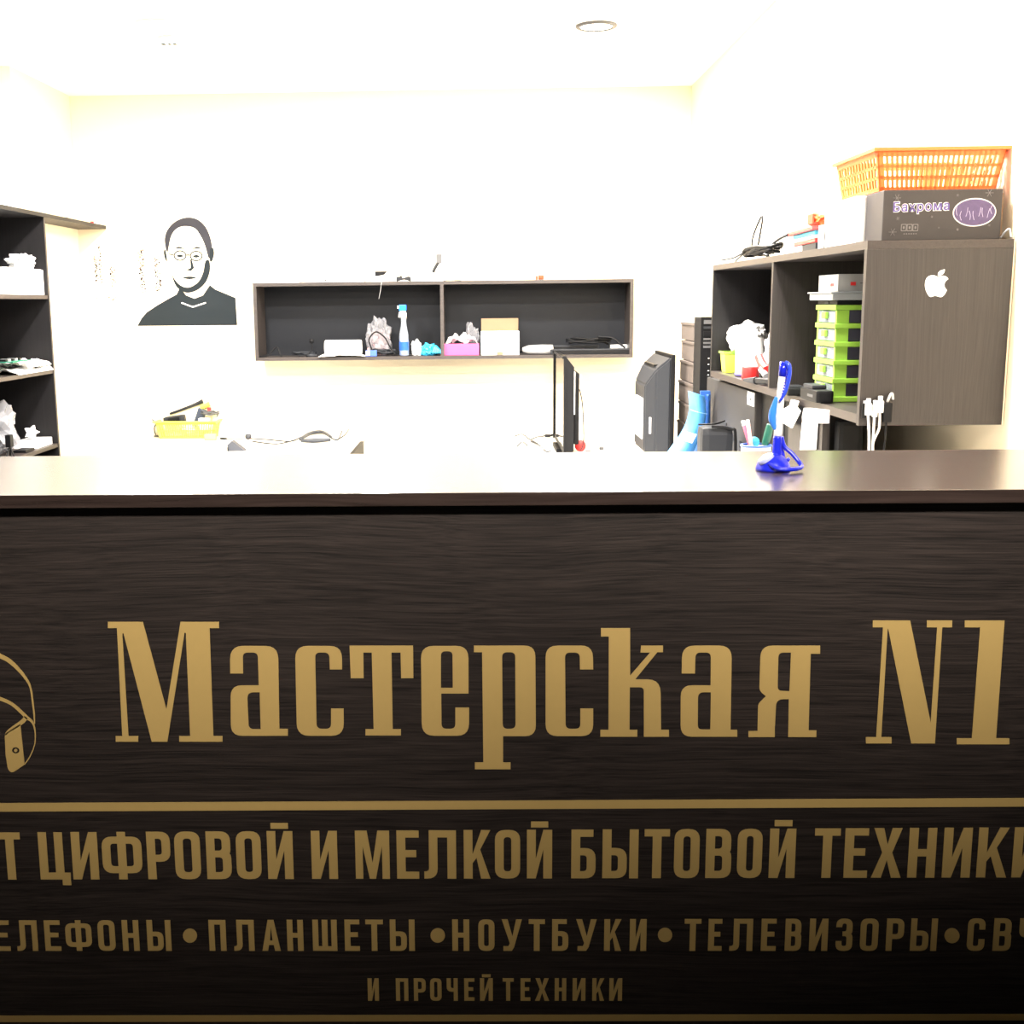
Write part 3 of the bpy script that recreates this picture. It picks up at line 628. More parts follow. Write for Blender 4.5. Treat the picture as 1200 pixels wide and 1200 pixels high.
obj('thumbstick', lathe([(0, .022), (.006, .022), (.007, .03), (0, .031)], 10, at=(-.014, 0, 0)), DGREY, t)
t = thing('webcam', 'small webcam on a bent grey stand above the wall shelf divider', 'camera', top_item(508))
obj('base_dome', lathe([(0.055, 0), (.05, .025), (.03, .042), (0, .047)], 24), WHITE, t, True)
obj('stand_arm', tube([(0, 0, .046), (0.004, 0, .06), (.018, 0, .085), (.028, 0, .10)], .008, 8), DGREY, t, True)
obj('camera_head', B(.016, .046, -.014, .014, .095, .142, .004), MGREY, t)
cable([(top_item(520)[0], 6.50, Z1 + .002), (top_item(528)[0], 6.50, Z1 + .005), (top_item(540)[0], 6.56, Z1 + .003)], .002, DGREY, 'thin grey cord beside the webcam on the wall shelf top')
cable([(top_item(449)[0], 6.46, Z1 + .002), (top_item(449)[0] - .002, 6.446, Z1 - .005), (top_item(447)[0], 6.443, Z1 - .05), (top_item(445)[0], 6.446, Z1 - .09)], .0015, SILVER, 'thin pale wire hanging over the front of the wall shelf')
t = thing('copper_motor', 'tiny copper coloured part on the right half of the wall shelf top', 'part', top_item(634))
obj('coil', xf(lathe([(0, -.014), (.012, -.014), (.012, .014), (0, .014)], 14), Matrix.Translation((0, 0, .013)) @ Matrix.Rotation(R(90), 4, 'Y')), RUST, t, True); obj('tab', B(-.030, -.016, -.004, .004, 0, .022), RUST, t); obj('bracket', B(-.03, .05, -.02, .02, -.0003, .0008), PAPER, t)

# ------------------------------------------------------------------ left desk
ZD = 0.72
pe = PZ(422, 517, ZD)
dl = thing('left_desk', 'white topped desk with a black end panel below the portrait sticker', 'desk', (0, 0, 0))
XE = pe.x
obj('desktop', B(-1.85, XE, 4.6, YB - .003, ZD - .022, ZD, .001), DESKW, dl)
obj('end_panel', B(XE + .0003, XE + .018, 4.65, pe.y, 0, ZD - .0005), BLACK, dl)
obj('end_panel', B(-1.84, -1.822, 4.65, 6.6, 0, ZD - .022), WENGE_Z, dl); obj('modesty_panel', B(-1.82, XE - .02, 6.5, 6.518, .25, ZD - .022), WENGE_Z, dl)
def basket(t, w_, d_, h_, m, nx, ny, nz, bar, flare=.12, rim=.012, body='lattice_wall'):
    """open basket of slotted walls, base centre at the thing's origin"""
    def wall(ax, sgn):
        bm = bmesh.new(); n = nx if ax == 'x' else ny; W_ = w_ if ax == 'x' else d_; O = d_ if ax == 'x' else w_
        def pt(u, v, o):  # u along wall -1..1, v height 0..1
            k = 1 - flare * (1 - v); 
            a = u * W_ / 2 * k; b = sgn * (O / 2 * k - o)
            return Vector((a, b, v * h_)) if ax == 'x' else Vector((b, a, v * h_))
        def cell(u0, u1, v0, v1):
            q = [pt(u0, v0, 0), pt(u1, v0, 0), pt(u1, v1, 0), pt(u0, v1, 0)]; q2 = [pt(u0, v0, bar), pt(u1, v0, bar), pt(u1, v1, bar), pt(u0, v1, bar)]
            A = [bm.verts.new(p) for p in q]; B_ = [bm.verts.new(p) for p in q2]
            bm.faces.new(A); bm.faces.new(B_[::-1])
            for i in range(4): bm.faces.new((A[i], A[(i+1) % 4], B_[(i+1) % 4], B_[i]))
        edge = .07
        hv = [0] ; rows = nz
        for k in range(rows + 1):   # horizontal rails
            v = .06 + (.86 - .06) * k / rows; cell(-1, 1, v - .035 if k else 0, v + .035 if k < rows else 1)
        for k in range(n + 1):
            u = -1 + edge + (2 - 2 * edge) * k / n; hw = (2 - 2 * edge) / n * .23
            cell(-1 if k == 0 else u - hw, 1 if k == n else u + hw, .02, .98)
        return bm
    for ax, s_ in (('x', -1), ('x', 1), ('y', -1), ('y', 1)): obj(body, wall(ax, s_), m, t)
    k = 1 - flare; obj('base', B(-w_/2*k, w_/2*k, -d_/2*k, d_/2*k, 0, .003), m, t)
    rm = bmesh.new()
    B(-w_/2-rim, w_/2+rim, -d_/2-rim, -d_/2+.001, h_-.004, h_+.003, bm=rm); B(-w_/2-rim, w_/2+rim, d_/2-.001, d_/2+rim, h_-.004, h_+.003, bm=rm)
    B(-w_/2-rim, -w_/2+.001, -d_/2, d_/2, h_-.004, h_+.003, bm=rm); B(w_/2-.001, w_/2+rim, -d_/2, d_/2, h_-.004, h_+.003, bm=rm)
    obj('rim', rm, m, t)
pb = PZ(222, 512.5, ZD)
bk = thing('lime_basket', 'lime yellow slotted basket full of small gear on the left desk', 'basket', (pb.x, pb.y, ZD + .0005))
basket(bk, .34, .15, .095, YLIME, 24, 12, 2, .003)
bx, by = pb.x, pb.y
def inb(name, label, cat, bm, m, dx, dz, rot=(0, 0, 0), dy=0):
    o = tag(obj(name, bm, m, loc=(bx + dx, by + dy, ZD + dz), rot=rot), label, cat); return o
t = thing('game_pad', 'dark handset lying at the left of the lime basket', 'controller', (bx - .07, by - .02, ZD + .080)); t.rotation_euler = (0, R(-8), 0)
obj('body', B(-.06, .06, -.03, .03, 0, .045, .014), DGREY, t); obj('screen', B(-.03, .035, -.0312, -.0304, .012, .036), BLACK, t)
inb('tool_tip', 'yellow and black screwdriver slanting out of the lime basket', 'screwdriver', tube([(-.16, 0, 0), (-.03, 0, .045), (.03, 0, .07)], [.006, .008, .012]), DGREY, .045, .13, dy=.04)
inb('tool_grip', 'short lime grip poking above the lime basket', 'handle', tube([(0, 0, 0), (.05, 0, .02)], .013), YLIME, .065, .165, dy=.03)
inb('phone', 'grey phone standing tilted in the lime basket', 'phone', B(-.025, .025, -.006, .006, 0, .11, .004), mat('slate_case', (.04, .05, .08), .4), .045, .055, (0, R(20), 0))
inb('cable_bundle', 'white cable bundle in the lime basket', 'cable', tube(coil(0, 0, 0, .045, .02, 4, .004, .005, 12), .006, 6), WHITE, -.01, .03, dy=.03)
inb('charger', 'white charger at the right end of the lime basket', 'charger', B(-.03, .03, -.03, .03, 0, .07, .01), WHITE, .09, .04)
inb('wire_bundle', 'red and grey wire bundle at the right rim of the lime basket', 'wires', tube(coil(0, 0, 0, .045, .03, 3, .002, .008, 14), .004, 6), MGREY, .125, .118)
inb('red_clip', 'small red clip on the wires in the lime basket', 'clip', B(-.01, .01, -.01, .01, 0, .02, .003), RED, .125, .150, dy=-.02)
pq = PZ(183, 512, ZD); t = thing('glasses_holder', 'small grey stand left of the lime basket', 'stand', (pq.x, pq.y, ZD + .0005))
obj('rod', tube([(0, 0, .004), (-.008, 0, .05), (.012, 0, .08), (.03, 0, .09)], .003, 6), DGREY, t); obj('arm', tube([(-.02, 0, .10), (.01, 0, .08), (.028, 0, .085)], .004, 6), MGREY, t); obj('foot', lathe([(0, 0), (.014, 0), (.012, .008), (0, .01)], 12), MGREY, t)
pq = PZ(253, 513, ZD); t = tag(obj('yellow_sponge', B(-.035, .03, -.02, .02, 0, .035, .01), mat('yellow_foam', (.75, .55, .18), .8), loc=(pq.x, pq.y - .12, ZD + .0005)), 'pale yellow sponge at the right foot of the lime basket', 'sponge')
pq = PZ(262, 515, ZD); t = thing('usb_stick', 'small dark usb stick with cord left of the neckband earphones', 'usb stick', (pq.x, pq.y, ZD + .0005)); t.rotation_euler = (0, 0, R(-35))
obj('body', B(-.02, .02, -.008, .008, 0, .010, .003), DGREY, t); obj('cord', tube([(.02, 0, .004), (.06, .02, .003), (.1, .05, .003)], .0025, 6), MGREY, t)
pq = PZ(278, 528, ZD); t = thing('phone_stand', 'grey wedge shaped stand at the front of the left desk', 'stand', (pq.x, pq.y, ZD + .0005))
obj('wedge', plate([[[(-.04, 0), (.045, 0), (-.02, .052), (-.045, .03)]]], lambda a, b: Vector((a, -.03, b)), (0, .06, 0)), mat('slate_wedge', (.05, .055, .07), .5), t); obj('lip', B(-.045, -.038, -.03, .03, 0, .02), BLACK, t)
# neckband earphones
def D_(px, py, dz=0): q = PZ(px, py, ZD); return (q.x, q.y, ZD + dz)
o0 = D_(360, 514)
t = thing('neckband_earphones', 'grey neckband earphones with long cord on the left desk', 'earphones', o0)
rel = lambda *a: tuple(Vector(a) - Vector(o0))
obj('neckband', tube([rel(*D_(352, 517, .012)), rel(*D_(364, 512, .02)), rel(*D_(378, 511, .022)), rel(*D_(388, 515, .014))], [.009, .012, .011, .007]), mat('slate_rubber', (.035, .04, .05), .5), t, True)
obj('control_pod', tube([rel(*D_(353, 519, .012)), rel(*D_(370, 519, .012)), rel(*D_(387, 518, .012))], [.008, .012, .008]), mat('slate_rubber', (.035, .04, .05), .5), t, True)
obj('cord', tube([rel(*D_(292, 515, .006)), rel(*D_(315, 516, .004)), rel(*D_(340, 518, .004)), rel(*D_(352, 514, .008))], .003, 6), DGREY, t, True)
obj('cord', tube([rel(*D_(296, 518, .004)), rel(*D_(325, 521, .004)), rel(*D_(348, 516, .006))], .003, 6), DGREY, t, True)
obj('end_loop', tube([rel(*D_(388, 515, .010)), rel(*D_(396, 516, .004)), rel(*D_(402, 509, .03)), rel(*D_(408, 505, .05)), rel(*D_(411, 507, .045)), rel(*D_(405, 513, .02)), rel(*D_(396, 516, .006))], .0035, 6), DGREY, t, True)
obj('earbud', lathe([(0, 0), (.014, .004), (.019, .016), (.015, .028), (0, .032)], 14, at=rel(*D_(291, 515, 0))), mat('slate_rubber', (.035, .04, .05), .5), t, True)
pq = D_(367, 506); tag(obj('orange_bead', lathe([(0, 0), (.008, 0), (.008, .008), (0, .01)], 12), RUST, loc=pq), 'tiny orange bead lying behind the neckband earphones', 'bead')

# ------------------------------------------------------------------ right desk
dr = thing('right_desk', 'white topped desk running under the cabinet along the right wall', 'desk', (0, 0, 0))
XR0 = -0.05
obj('desktop', B(XR0, XR - .003, 3.0, YB - .003, ZD - .022, ZD, .001), DESKW, dr)
obj('end_panel', B(XR0 + .01, XR0 + .028, 3.05, 6.6, 0, ZD - .022), DESKW, dr); obj('end_panel', B(XR0 + .03, XR - .02, 3.03, 3.048, 0, ZD - .022), DESKW, dr)
# edge-on television, screen to the left
q0 = PY(661, 418, 5.62); XT = q0.x
yfar = (XT) * 1400 / (565 - 565 + 86.0); yfar = 6.32
tv = thing('flat_television', 'thin black television standing edge-on in the middle of the white desk', 'television', (XT, 5.62, ZD + .0005))
hT = q0.z - ZD; dT = yfar - 5.62
obj('screen_frame', B(0, .012, 0, dT, .02, hT, .002), BLACK, tv)
obj('screen', B(-.0008, -.0001, .012, dT - .012, .045, hT - .012), SCREEN, tv)
obj('bezel', B(-.008, -.0001, dT - .0115, dT, .02, hT, .001), BLACK, tv); obj('bezel', B(-.006, -.0001, .012, dT - .012, hT - .0118, hT, .001), BLACK, tv)
obj('casing', plate([[[(.0122, .03), (.048, .03), (.048, hT - .05), (.0122, hT - .005)]]], lambda a, b: Vector((a, .004, b)), (0, dT - .01, 0)), BLACK, tv)
obj('rear_bulge', B(.058, .082, .12, dT - .15, .05, hT - .085, .006), BLACK, tv)
obj('rear_label', B(.0482, .0578, .06, dT - .12, hT * .42, hT - .075), WHITE, tv)
obj('cable', tube([(.082, .10, hT - .16), (.095, .08, hT * .5), (.10, .06, .08), (.085, .05, .03)], .003, 6), DGREY, tv, True)
obj('stand', B(-.02, .06, .2, .5, 0, .02, .004), BLACK, tv)
obj('stand_leg', tube([(.02, .0, .022), (.0, .01, .02), (-.10, .06, .006)], .007, 8), BLACK, tv)
obj('screw', B(.083, .094, .13, .15, hT - .11, hT - .095), SILVER, tv); obj('screw', B(.083, .094, .13, .15, hT * .35, hT * .35 + .014), SILVER, tv)
for k, (pts, lab) in enumerate(((((603,512),(612,511),(620,515),(630,522)), 'thin dark wire lying nearest the left edge of the white desk'), (((622,516),(630,514),(636,512),(641,511)), 'black wire running to the foot of the edge-on television'), (((606,524),(612,520),(618,523)), 'short curled wire at the front left of the white desk'), (((622,518),(632,524),(640,530),(645,531)), 'dark wire passing in front of the edge-on television'))):
    cable([D_(a, b, .004 + .006 * (i % 2)) for i, (a, b) in enumerate(pts)], .003, DGREY, lab)
q = D_(645, 512); t = thing('pliers', 'small black pliers on the white desk left of the edge-on television', 'pliers', q)
obj('jaw', B(-.03, .0, -.01, .012, 0, .014, .004), DGREY, t); obj('handle', tube([(0, 0, .008), (.03, .02, .014), (.06, .03, .01)], .005), BLACK, t); obj('handle', tube([(0, 0, .008), (.03, -.02, .014), (.06, -.03, .01)], .005), BLACK, t)
q = D_(620, 508); t = thing('helping_hand', 'tiny grey clip tool standing among the wires on the white desk', 'clip', q); obj('post', tube([(0, 0, 0), (0, 0, .03)], .003, 6, smoothn=0), MGREY, t); obj('clip', B(-.008, .008, -.005, .005, .03, .045, .002), MGREY, t)
q = D_(635, 529); t = thing('tweezers', 'small steel tweezers upright near the front of the white desk', 'tweezers', q); obj('arm', tube([(-.006, 0, 0), (-.002, 0, .05)], .002, 6, smoothn=0), SILVER, t); obj('arm', tube([(.006, 0, 0), (.002, 0, .05)], .002, 6, smoothn=0), SILVER, t)
q = D_(680, 529); t = thing('tape_measure', 'small red tape measure right of the edge-on television', 'tape measure', q)
obj('case', xf(lathe([(0, -.014), (.025, -.014), (.028, -.008), (.028, .008), (.025, .014), (0, .014)], 20), Matrix.Translation((0, 0, .0285)) @ Matrix.Rotation(R(90), 4, 'X')), RED, t, True); obj('hook', B(.025, .05, -.005, .005, 0, .004), RED, t)
q = D_(702, 527); t = thing('flash_drive', 'tiny grey flash drive with a round end on the white desk', 'flash drive', q); obj('body', B(-.03, .0, -.008, .008, 0, .01, .002), WHITE, t); obj('round_end', lathe([(0, 0), (.011, 0), (.012, .012), (0, .018)], 14, at=(.012, 0, 0)), MGREY, t)

# thick backed monitor seen from behind, screen to the right
q0 = PY(792, 416, 5.05); XM = q0.x; hM = q0.z - ZD
mo = thing('old_monitor', 'thick backed grey monitor standing beside the cardboard boxes', 'monitor', (XM, 5.05, ZD + .0005))
dM = .50
obj('bezel', B(-.016, 0, 0, dM, .035, hM, .003), BLACK, mo)
obj('screen', B(.0002, .001, .015, dM - .015, .055, hM - .02), SCREEN, mo)
bm = bmesh.new(); f = [(-.0162, .004, .045), (-.0162, dM - .004, .045), (-.0162, dM - .004, hM - .008), (-.0162, .004, hM - .008)]
g = [(-.075, .03, .055), (-.075, dM - .03, .055), (-.075, dM - .03, hM - .06), (-.075, .03, hM - .06)]
h_ = [(-.115, .09, .09), (-.115, dM - .09, .09), (-.115, dM - .09, hM - .13), (-.115, .09, hM - .13)]
V = [[bm.verts.new(p) for p in r_] for r_ in (f, g, h_)]
for a, b in zip(V, V[1:]):
    for k in range(4): bm.faces.new((a[k], a[(k+1) % 4], b[(k+1) % 4], b[k]))
bm.faces.new(V[0][::-1]); bm.faces.new(V[2]); bmesh.ops.bevel(bm, geom=bm.edges[:], offset=.008, segments=2, affect='EDGES')
obj('casing', bm, DGREY, mo)
obj('rear_plate', B(-.121, -.1155, .12, dM - .16, .14, hM - .19, .002), WHITE, mo)
obj('rear_sticker', B(-.098, -.080, .052, .058, .17, .24), PAPER, mo)
obj('stand_neck', B(-.09, -.03, .18, .32, .012, .06), BLACK, mo); obj('stand_foot', B(-.13, .04, .06, .44, 0, .012, .004), BLACK, mo)
obj('vent', B(-.076, -.06, .1, dM - .1, hM - .052, hM - .045), BLACK, mo)
q = D_(756, 520); t = thing('mouse', 'small dark mouse left of the thick backed monitor', 'mouse', q); t.rotation_euler = (0, 0, R(30))
obj('shell', blob(.024, .045, .03, 61, .0, 3), DGREY, t, True); obj('wheel', B(-.003, .003, -.03, -.018, .022, .031), BLACK, t)
q = D_(752, 515); t = tag(obj('power_strip', B(-.02, .05, -.02, .05, 0, .02, .004), BLACK, loc=(q[0], q[1] + .08, q[2])), 'short black power block behind the dark mouse', 'power block')

# stack of six boxes
for k, (yt, lab) in enumerate(((377, 'topmost of the grey brown boxes stacked behind the black computer'), (398, 'second box from the top of the grey brown stack'), (421, 'third box from the top of the grey brown stack'), (445, 'fourth box from the top of the grey brown stack, beside the monitor'), (470, 'fifth box from the top of the grey brown stack'), (493, 'sixth box from the top of the grey brown stack, behind the blue film'))):
    X_ = .868 - k * .002
    za = PXX(797, yt, X_).z; zb = PXX(797, [398, 421, 445, 470, 493, 517][k], X_).z + .004
    t = thing('carton', lab, 'box', (X_ + .11, 5.01, zb), R([.5, -.8, 0, .6, -.5, 0][k]), 'stacked grey brown boxes')
    hh = za - zb
    obj('box_body', B(-.11, .11, -.23, .23, 0, hh - .012, .002), BOXBR, t)
    obj('lid', B(-.113, .113, -.233, .233, hh - .0115, hh, .002), BOXBR, t)
zlow = PXX(797, 517, .858).z + .004
t = thing('carton', 'low dark base box carrying the stack of grey brown boxes', 'box', (.978, 5.01, ZD + .0005)); obj('body', B(-.10, .13, -.2, .2, 0, zlow - ZD - .003, .002), DGREY, t); obj('front_groove', B(-.1012, -.1004, -.19, .19, .03, .035), BLACK, t)
# computer tower
q0 = PY(818, 372, 4.60)
pc = thing('computer_tower', 'slim black computer tower with grey drive bays behind the cabinet', 'computer', (q0.x + .014, 4.60, 0))
ptop = q0.z; pbot = ptop - .44
pc.location.z = pbot
obj('case', B(0.0, .19, .012, .155, 0, .44, .003), BLACK, pc); obj('front_bezel', B(-.002, .192, 0, .0118, 0.002, .442, .003), BLACK, pc)
for k, (a, b, m) in enumerate(((.415, .430, MGREY), (.397, .406, DGREY), (.355, .362, MGREY), (.340, .348, MGREY), (.325, .334, MGREY), (.368, .388, BLACK))): obj('drive_bay', B(.008, .182, -.003, -.0002, a, b, .001), m, pc)
for z_ in (.285, .262, .238, .222): obj('indicator', lathe([(0, 0), (.003, 0), (.003, .003), (0, .003)], 8, at=(.03, -.002, z_)), WHITE, pc)
t = thing('carton', 'plain dark carton under the black computer tower', 'box', (q0.x, 4.60, ZD + .0005)); obj('body', B(0.01, .2, .02, .155, 0, pbot - ZD - .001, .002), DGREY, t); obj('tape', B(.09, .11, .0185, .0196, 0, pbot - ZD - .002), BLACK, t)

# ------------------------------------------------------------------ wall cabinet on the right
YN = 2.62
ca = PY(1015, 282, YN); cb_ = PY(1008, 499, YN)
XC = (ca.x + cb_.x) / 2; CZ1 = ca.z; CZ0 = cb_.z
YFAR = PXX(835, 330, XC).y
cab = thing('wall_cabinet', 'dark wenge open cabinet along the right wall with white fruit logo on its end', 'cabinet', (XC, YN, 0))
CD = XR - XC - .003; CL = YFAR - YN
yd = PXX(903, 380, XC).y - YN
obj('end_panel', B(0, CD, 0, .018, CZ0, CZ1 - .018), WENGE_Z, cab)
obj('end_panel', B(0, CD, CL - .018, CL, CZ0, CZ1 - .018), WENGE_SHADED, cab)
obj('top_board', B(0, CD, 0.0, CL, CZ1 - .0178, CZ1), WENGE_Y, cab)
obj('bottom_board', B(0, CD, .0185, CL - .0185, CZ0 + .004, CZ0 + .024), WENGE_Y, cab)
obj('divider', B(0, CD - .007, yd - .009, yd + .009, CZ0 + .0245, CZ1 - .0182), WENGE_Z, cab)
obj('back_board', B(CD - .006, CD, .0185, CL - .0185, CZ0 + .0245, CZ1 - .0182), WENGE_SHADED, cab)
obj('edge_band', B(CD - .0018, CD + .0012, -.0012, -.0002, CZ0, CZ1), CREAMW, cab)
apfn = lambda a, b: Vector((PY(1060 + a / 7.5, 260 + b / 7.5, YN).x - XC, -.0008, PY(1060 + a / 7.5, 260 + b / 7.5, YN).z))
body = [(p.x, p.y) for p in catmull([(297,481,0),(325,474,0),(350,475,0),(370,485,0),(383,500,0)], 5)] + [(p.x, p.y) for p in catmull([(384,503,0),(362,520,0),(350,545,0),(353,575,0),(371,600,0)], 5)] + [(p.x, p.y) for p in catmull([(369,605,0),(352,636,0),(332,656,0),(316,661,0),(290,655,0),(266,650,0),(240,658,0),(222,657,0),(202,635,0),(184,592,0),(179,548,0),(188,505,0),(208,480,0),(236,470,0),(262,471,0),(285,480,0)], 5)]
leaf = [(p.x, p.y) for p in catmull([(292,473,0),(296,448,0),(315,428,0),(352,416,0)], 5)] + [(p.x, p.y) for p in catmull([(353,419,0),(348,444,0),(330,463,0),(296,474,0)], 5)]
obj('fruit_logo', plate([[body], [leaf]], apfn, (0, .0007, 0)), mat('white_vinyl', (.95, .95, .95), .4), cab)
CF = CZ0 + .0245 + .0005                                    # inside floor of the cabinet
# boards and panels below it
u1 = PXX(924, 500, XC + .004); u2 = PXX(964, 500, XC + .004)
un = thing('under_cabinet_panel', 'dark wenge upright board standing below the wall cabinet', 'panel', (XC, u2.y, ZD + .0005))
obj('board', B(.004, .022, 0, u1.y - u2.y, 0, CZ0 + .004 - ZD - .002), WENGE_Z, un); obj('foot_strip', B(.0225, .05, 0, u1.y - u2.y, 0, .02), WENGE_Z, un)
b2 = PXX(978, 500, XC + .02)
t = thing('black_case', 'narrow black case standing right of the upright wenge board', 'case', (XC + .03, b2.y, ZD + .0005)); hz = PXX(970, 491, XC + .02).z - ZD
obj('body', B(0, .06, 0, u2.y - b2.y - .003, 0, hz, .012), BLACK, t); obj('foot', B(.0, .05, .01, .03, -.0004, .004), DGREY, t)
b3 = PXX(884, 500, XC + .05)
t = thing('dark_gap_panel', 'black panel standing in for the dark gap between the television back and the wenge board', 'case', (XC + .05, u1.y + .004, ZD + .0005))  # black panel put in for the darkness of the compartment
obj('body', B(0, .12, 0, b3.y - u1.y - .09, 0, CZ0 - ZD - .01, .003), BLACK, t)
for k in range(2): obj('rail', B(-.004, -.0002, .10 + .12 * k, .125 + .12 * k, .0, CZ0 - ZD - .02), MGREY if k else DGREY, t)
# hanging white paper and tag
def quadX(X_, pts, m, name, label, cat, thick=.0015):
    o = obj(name, plate([[[(a, b) for a, b in pts]]], lambda a, b: PXX(a, b, X_), (thick, 0, 0)), m); return tag(o, label, cat)
quadX(XC - .0005, [(942,478),(950,478),(972,480.5),(971,496),(958,496),(956,527),(937,527),(940,493),(939.5,488)], PAPER, 'paper_strip', 'white paper strip shaped like a T taped on the upright wenge board', 'paper')
quadX(XC - .012, [(927,468),(936,470),(934,477),(938,482),(928,502),(915,494),(917,480),(925,475)], PAPER, 'paper_tag', 'tilted white paper tag hanging below the cabinet beside the pen', 'paper tag')
# television back leaning below the cabinet
XTV = XC + .03
va = PXX(828, 460, XTV); vb = PXX(885, 460, XTV)
t = thing('television_back', 'large dark grey television seen from the back below the wall cabinet', 'television', (XTV, vb.y, ZD + .0005)); LT = va.y - vb.y; HT = CZ0 - ZD - .012
obj('back_cover', B(0, .05, 0, LT, 0, HT, .006), mat('grey_brown_plastic', (.036, .033, .032), .55, spec=.25), t)
obj('frame', B(.0502, .062, -.006, LT + .006, 0, HT + .004, .002), BLACK, t)
for yy, zz in ((.52, .30), (.36, .27), (.50, .18), (.30, .18), (.18, .34)): obj('screw_hole', xf(lathe([(0, 0), (.009, 0), (.009, .002), (0, .002)], 10), Matrix.Translation((-.0022, yy * LT, zz)) @ Matrix.Rotation(R(90), 4, 'Y')), BLACK, t)
vbm = bmesh.new()
for i in range(7):
    for j in range(12): B(-.0015, -.0003, .12 * LT + i * .016, .12 * LT + i * .016 + .008, .10 + j * .015, .10 + j * .015 + .007, bm=vbm)
o = obj('vent_slots', vbm, BLACK, t); o['kind'] = 'stuff'
obj('port_recess', B(-.0015, -.0003, .42 * LT, .50 * LT, .16, .26), BLACK, t)
sp = PXX(879, 468, XTV - .004); obj('sticker', B(-.002, -.0004, sp.y - vb.y - .045, sp.y - vb.y + .05, sp.z - ZD - .02, sp.z - ZD + .022), PAPER, t)
obj('sticker_mark', B(-.003, -.0021, sp.y - vb.y - .012, sp.y - vb.y + .006, sp.z - ZD - .004, sp.z - ZD + .004), BLACK, t)
# rounded dark case in front of it
q = PY(838, 500, 3.9); t = thing('small_speaker', 'rounded dark grey case in front of the television back', 'speaker', (q.x + .01, 3.86, ZD + .0005))
hq = PY(838, 501, 3.86).z - ZD
obj('body', B(-.06, .045, 0, .10, 0, hq, .025), DGREY, t); obj('front_rim', tube([(.048, -.004, 0.01), (.048, -.004, hq * .88), (.03, -.004, hq - .005), (-.03, -.004, hq + .003)], .005, 6), BLACK, t)
cable([(q.x - .05, 3.92, ZD + hq + .004), (q.x, 3.9, ZD + hq + .008), (q.x + .04, 3.95, ZD + hq + .012)], .003, BLACK, 'short black cable lying over the rounded dark case')
# curved blue film
Yb_ = 4.35
def film(pl, pr, m, parent, name, th=.003, Yo=0):
    bm = bmesh.new(); A = []; 
    for (a, b), (c, d) in zip(pl, pr): A.append((PY(a, b, Yb_ + Yo), PY(c, d, Yb_ + Yo)))
    rows_ = []
    for i, (p, q_) in enumerate(A):
        bow = .03 * math.sin(math.pi * i / (len(A) - 1)); row_ = []
        for k in range(7):
            u = k / 6; v = p.lerp(q_, u); v.y += bow - .03 * math.sin(math.pi * u); row_.append(v)
        rows_.append(row_)
    F_ = [[bm.verts.new(v) for v in r_] for r_ in rows_]; K_ = [[bm.verts.new(v + Vector((0, th, 0))) for v in r_] for r_ in rows_]
    n, mm = len(F_), 7
    for i in range(n - 1):
        for k in range(mm - 1):
            bm.faces.new((F_[i][k], F_[i][k+1], F_[i+1][k+1], F_[i+1][k])); bm.faces.new((K_[i][k], K_[i+1][k], K_[i+1][k+1], K_[i][k+1]))
    for i in range(n - 1):
        bm.faces.new((F_[i][0], F_[i+1][0], K_[i+1][0], K_[i][0])); bm.faces.new((F_[i][-1], K_[i][-1], K_[i+1][-1], F_[i+1][-1]))
    for k in range(mm - 1):
        bm.faces.new((F_[0][k], K_[0][k], K_[0][k+1], F_[0][k+1])); bm.faces.new((F_[-1][k], F_[-1][k+1], K_[-1][k+1], K_[-1][k]))
    return obj(name, shift(bm, -Vector(parent.location)), m, parent, True)
q = PY(812, 600, Yb_); t = thing('blue_plastic_sleeve', 'curved light blue plastic sleeve with a white label right of the monitor', 'plastic sleeve', (q.x, Yb_, ZD))
def dense(l): return [(p.x, p.y) for p in catmull([(a, b, 0) for a, b in l], 4)]
pl = dense([(806.5,458),(808,468),(809,480),(806,495),(799,509),(790,521),(775,540),(752,566)]); pr = dense([(826,464),(828,475),(829,488),(826,505),(820,519),(814,530),(804,548),(790,572)])
film(pl[:-1], pr[:-1], LBLUE, t, 'front_sheet')
film(dense([(824,462),(824,480),(822,500),(818,518),(815,530),(812,555),(808,575)]), dense([(833,461),(833.5,480),(834,500),(833,520),(830,530),(829,555),(828,575)]), NAVY, t, 'rear_sheet', Yo=.05)
lb = [(805,506),(816.5,509),(811,519.5),(800.5,516)]
obj('label', shift(plate([[lb]], lambda a, b: PY(a, b, Yb_ - .018), (0, .001, 0)), -Vector(t.location)), PAPER, t)
obj('crease', shift(tube([PY(809, 480, Yb_ - .003), PY(818, 483, Yb_ - .027), PY(828.5, 485, Yb_ - .003)], .0012, 5), -Vector(t.location)), mat('pale_blue', (.3, .55, .9), .4), t)
obj('clip', shift(B(*(lambda a, b: (a.x, b.x, Yb_ + .03, Yb_ + .048, b.z, a.z))(PY(823, 459, Yb_), PY(834, 470, Yb_))), -Vector(t.location)), NAVY, t)

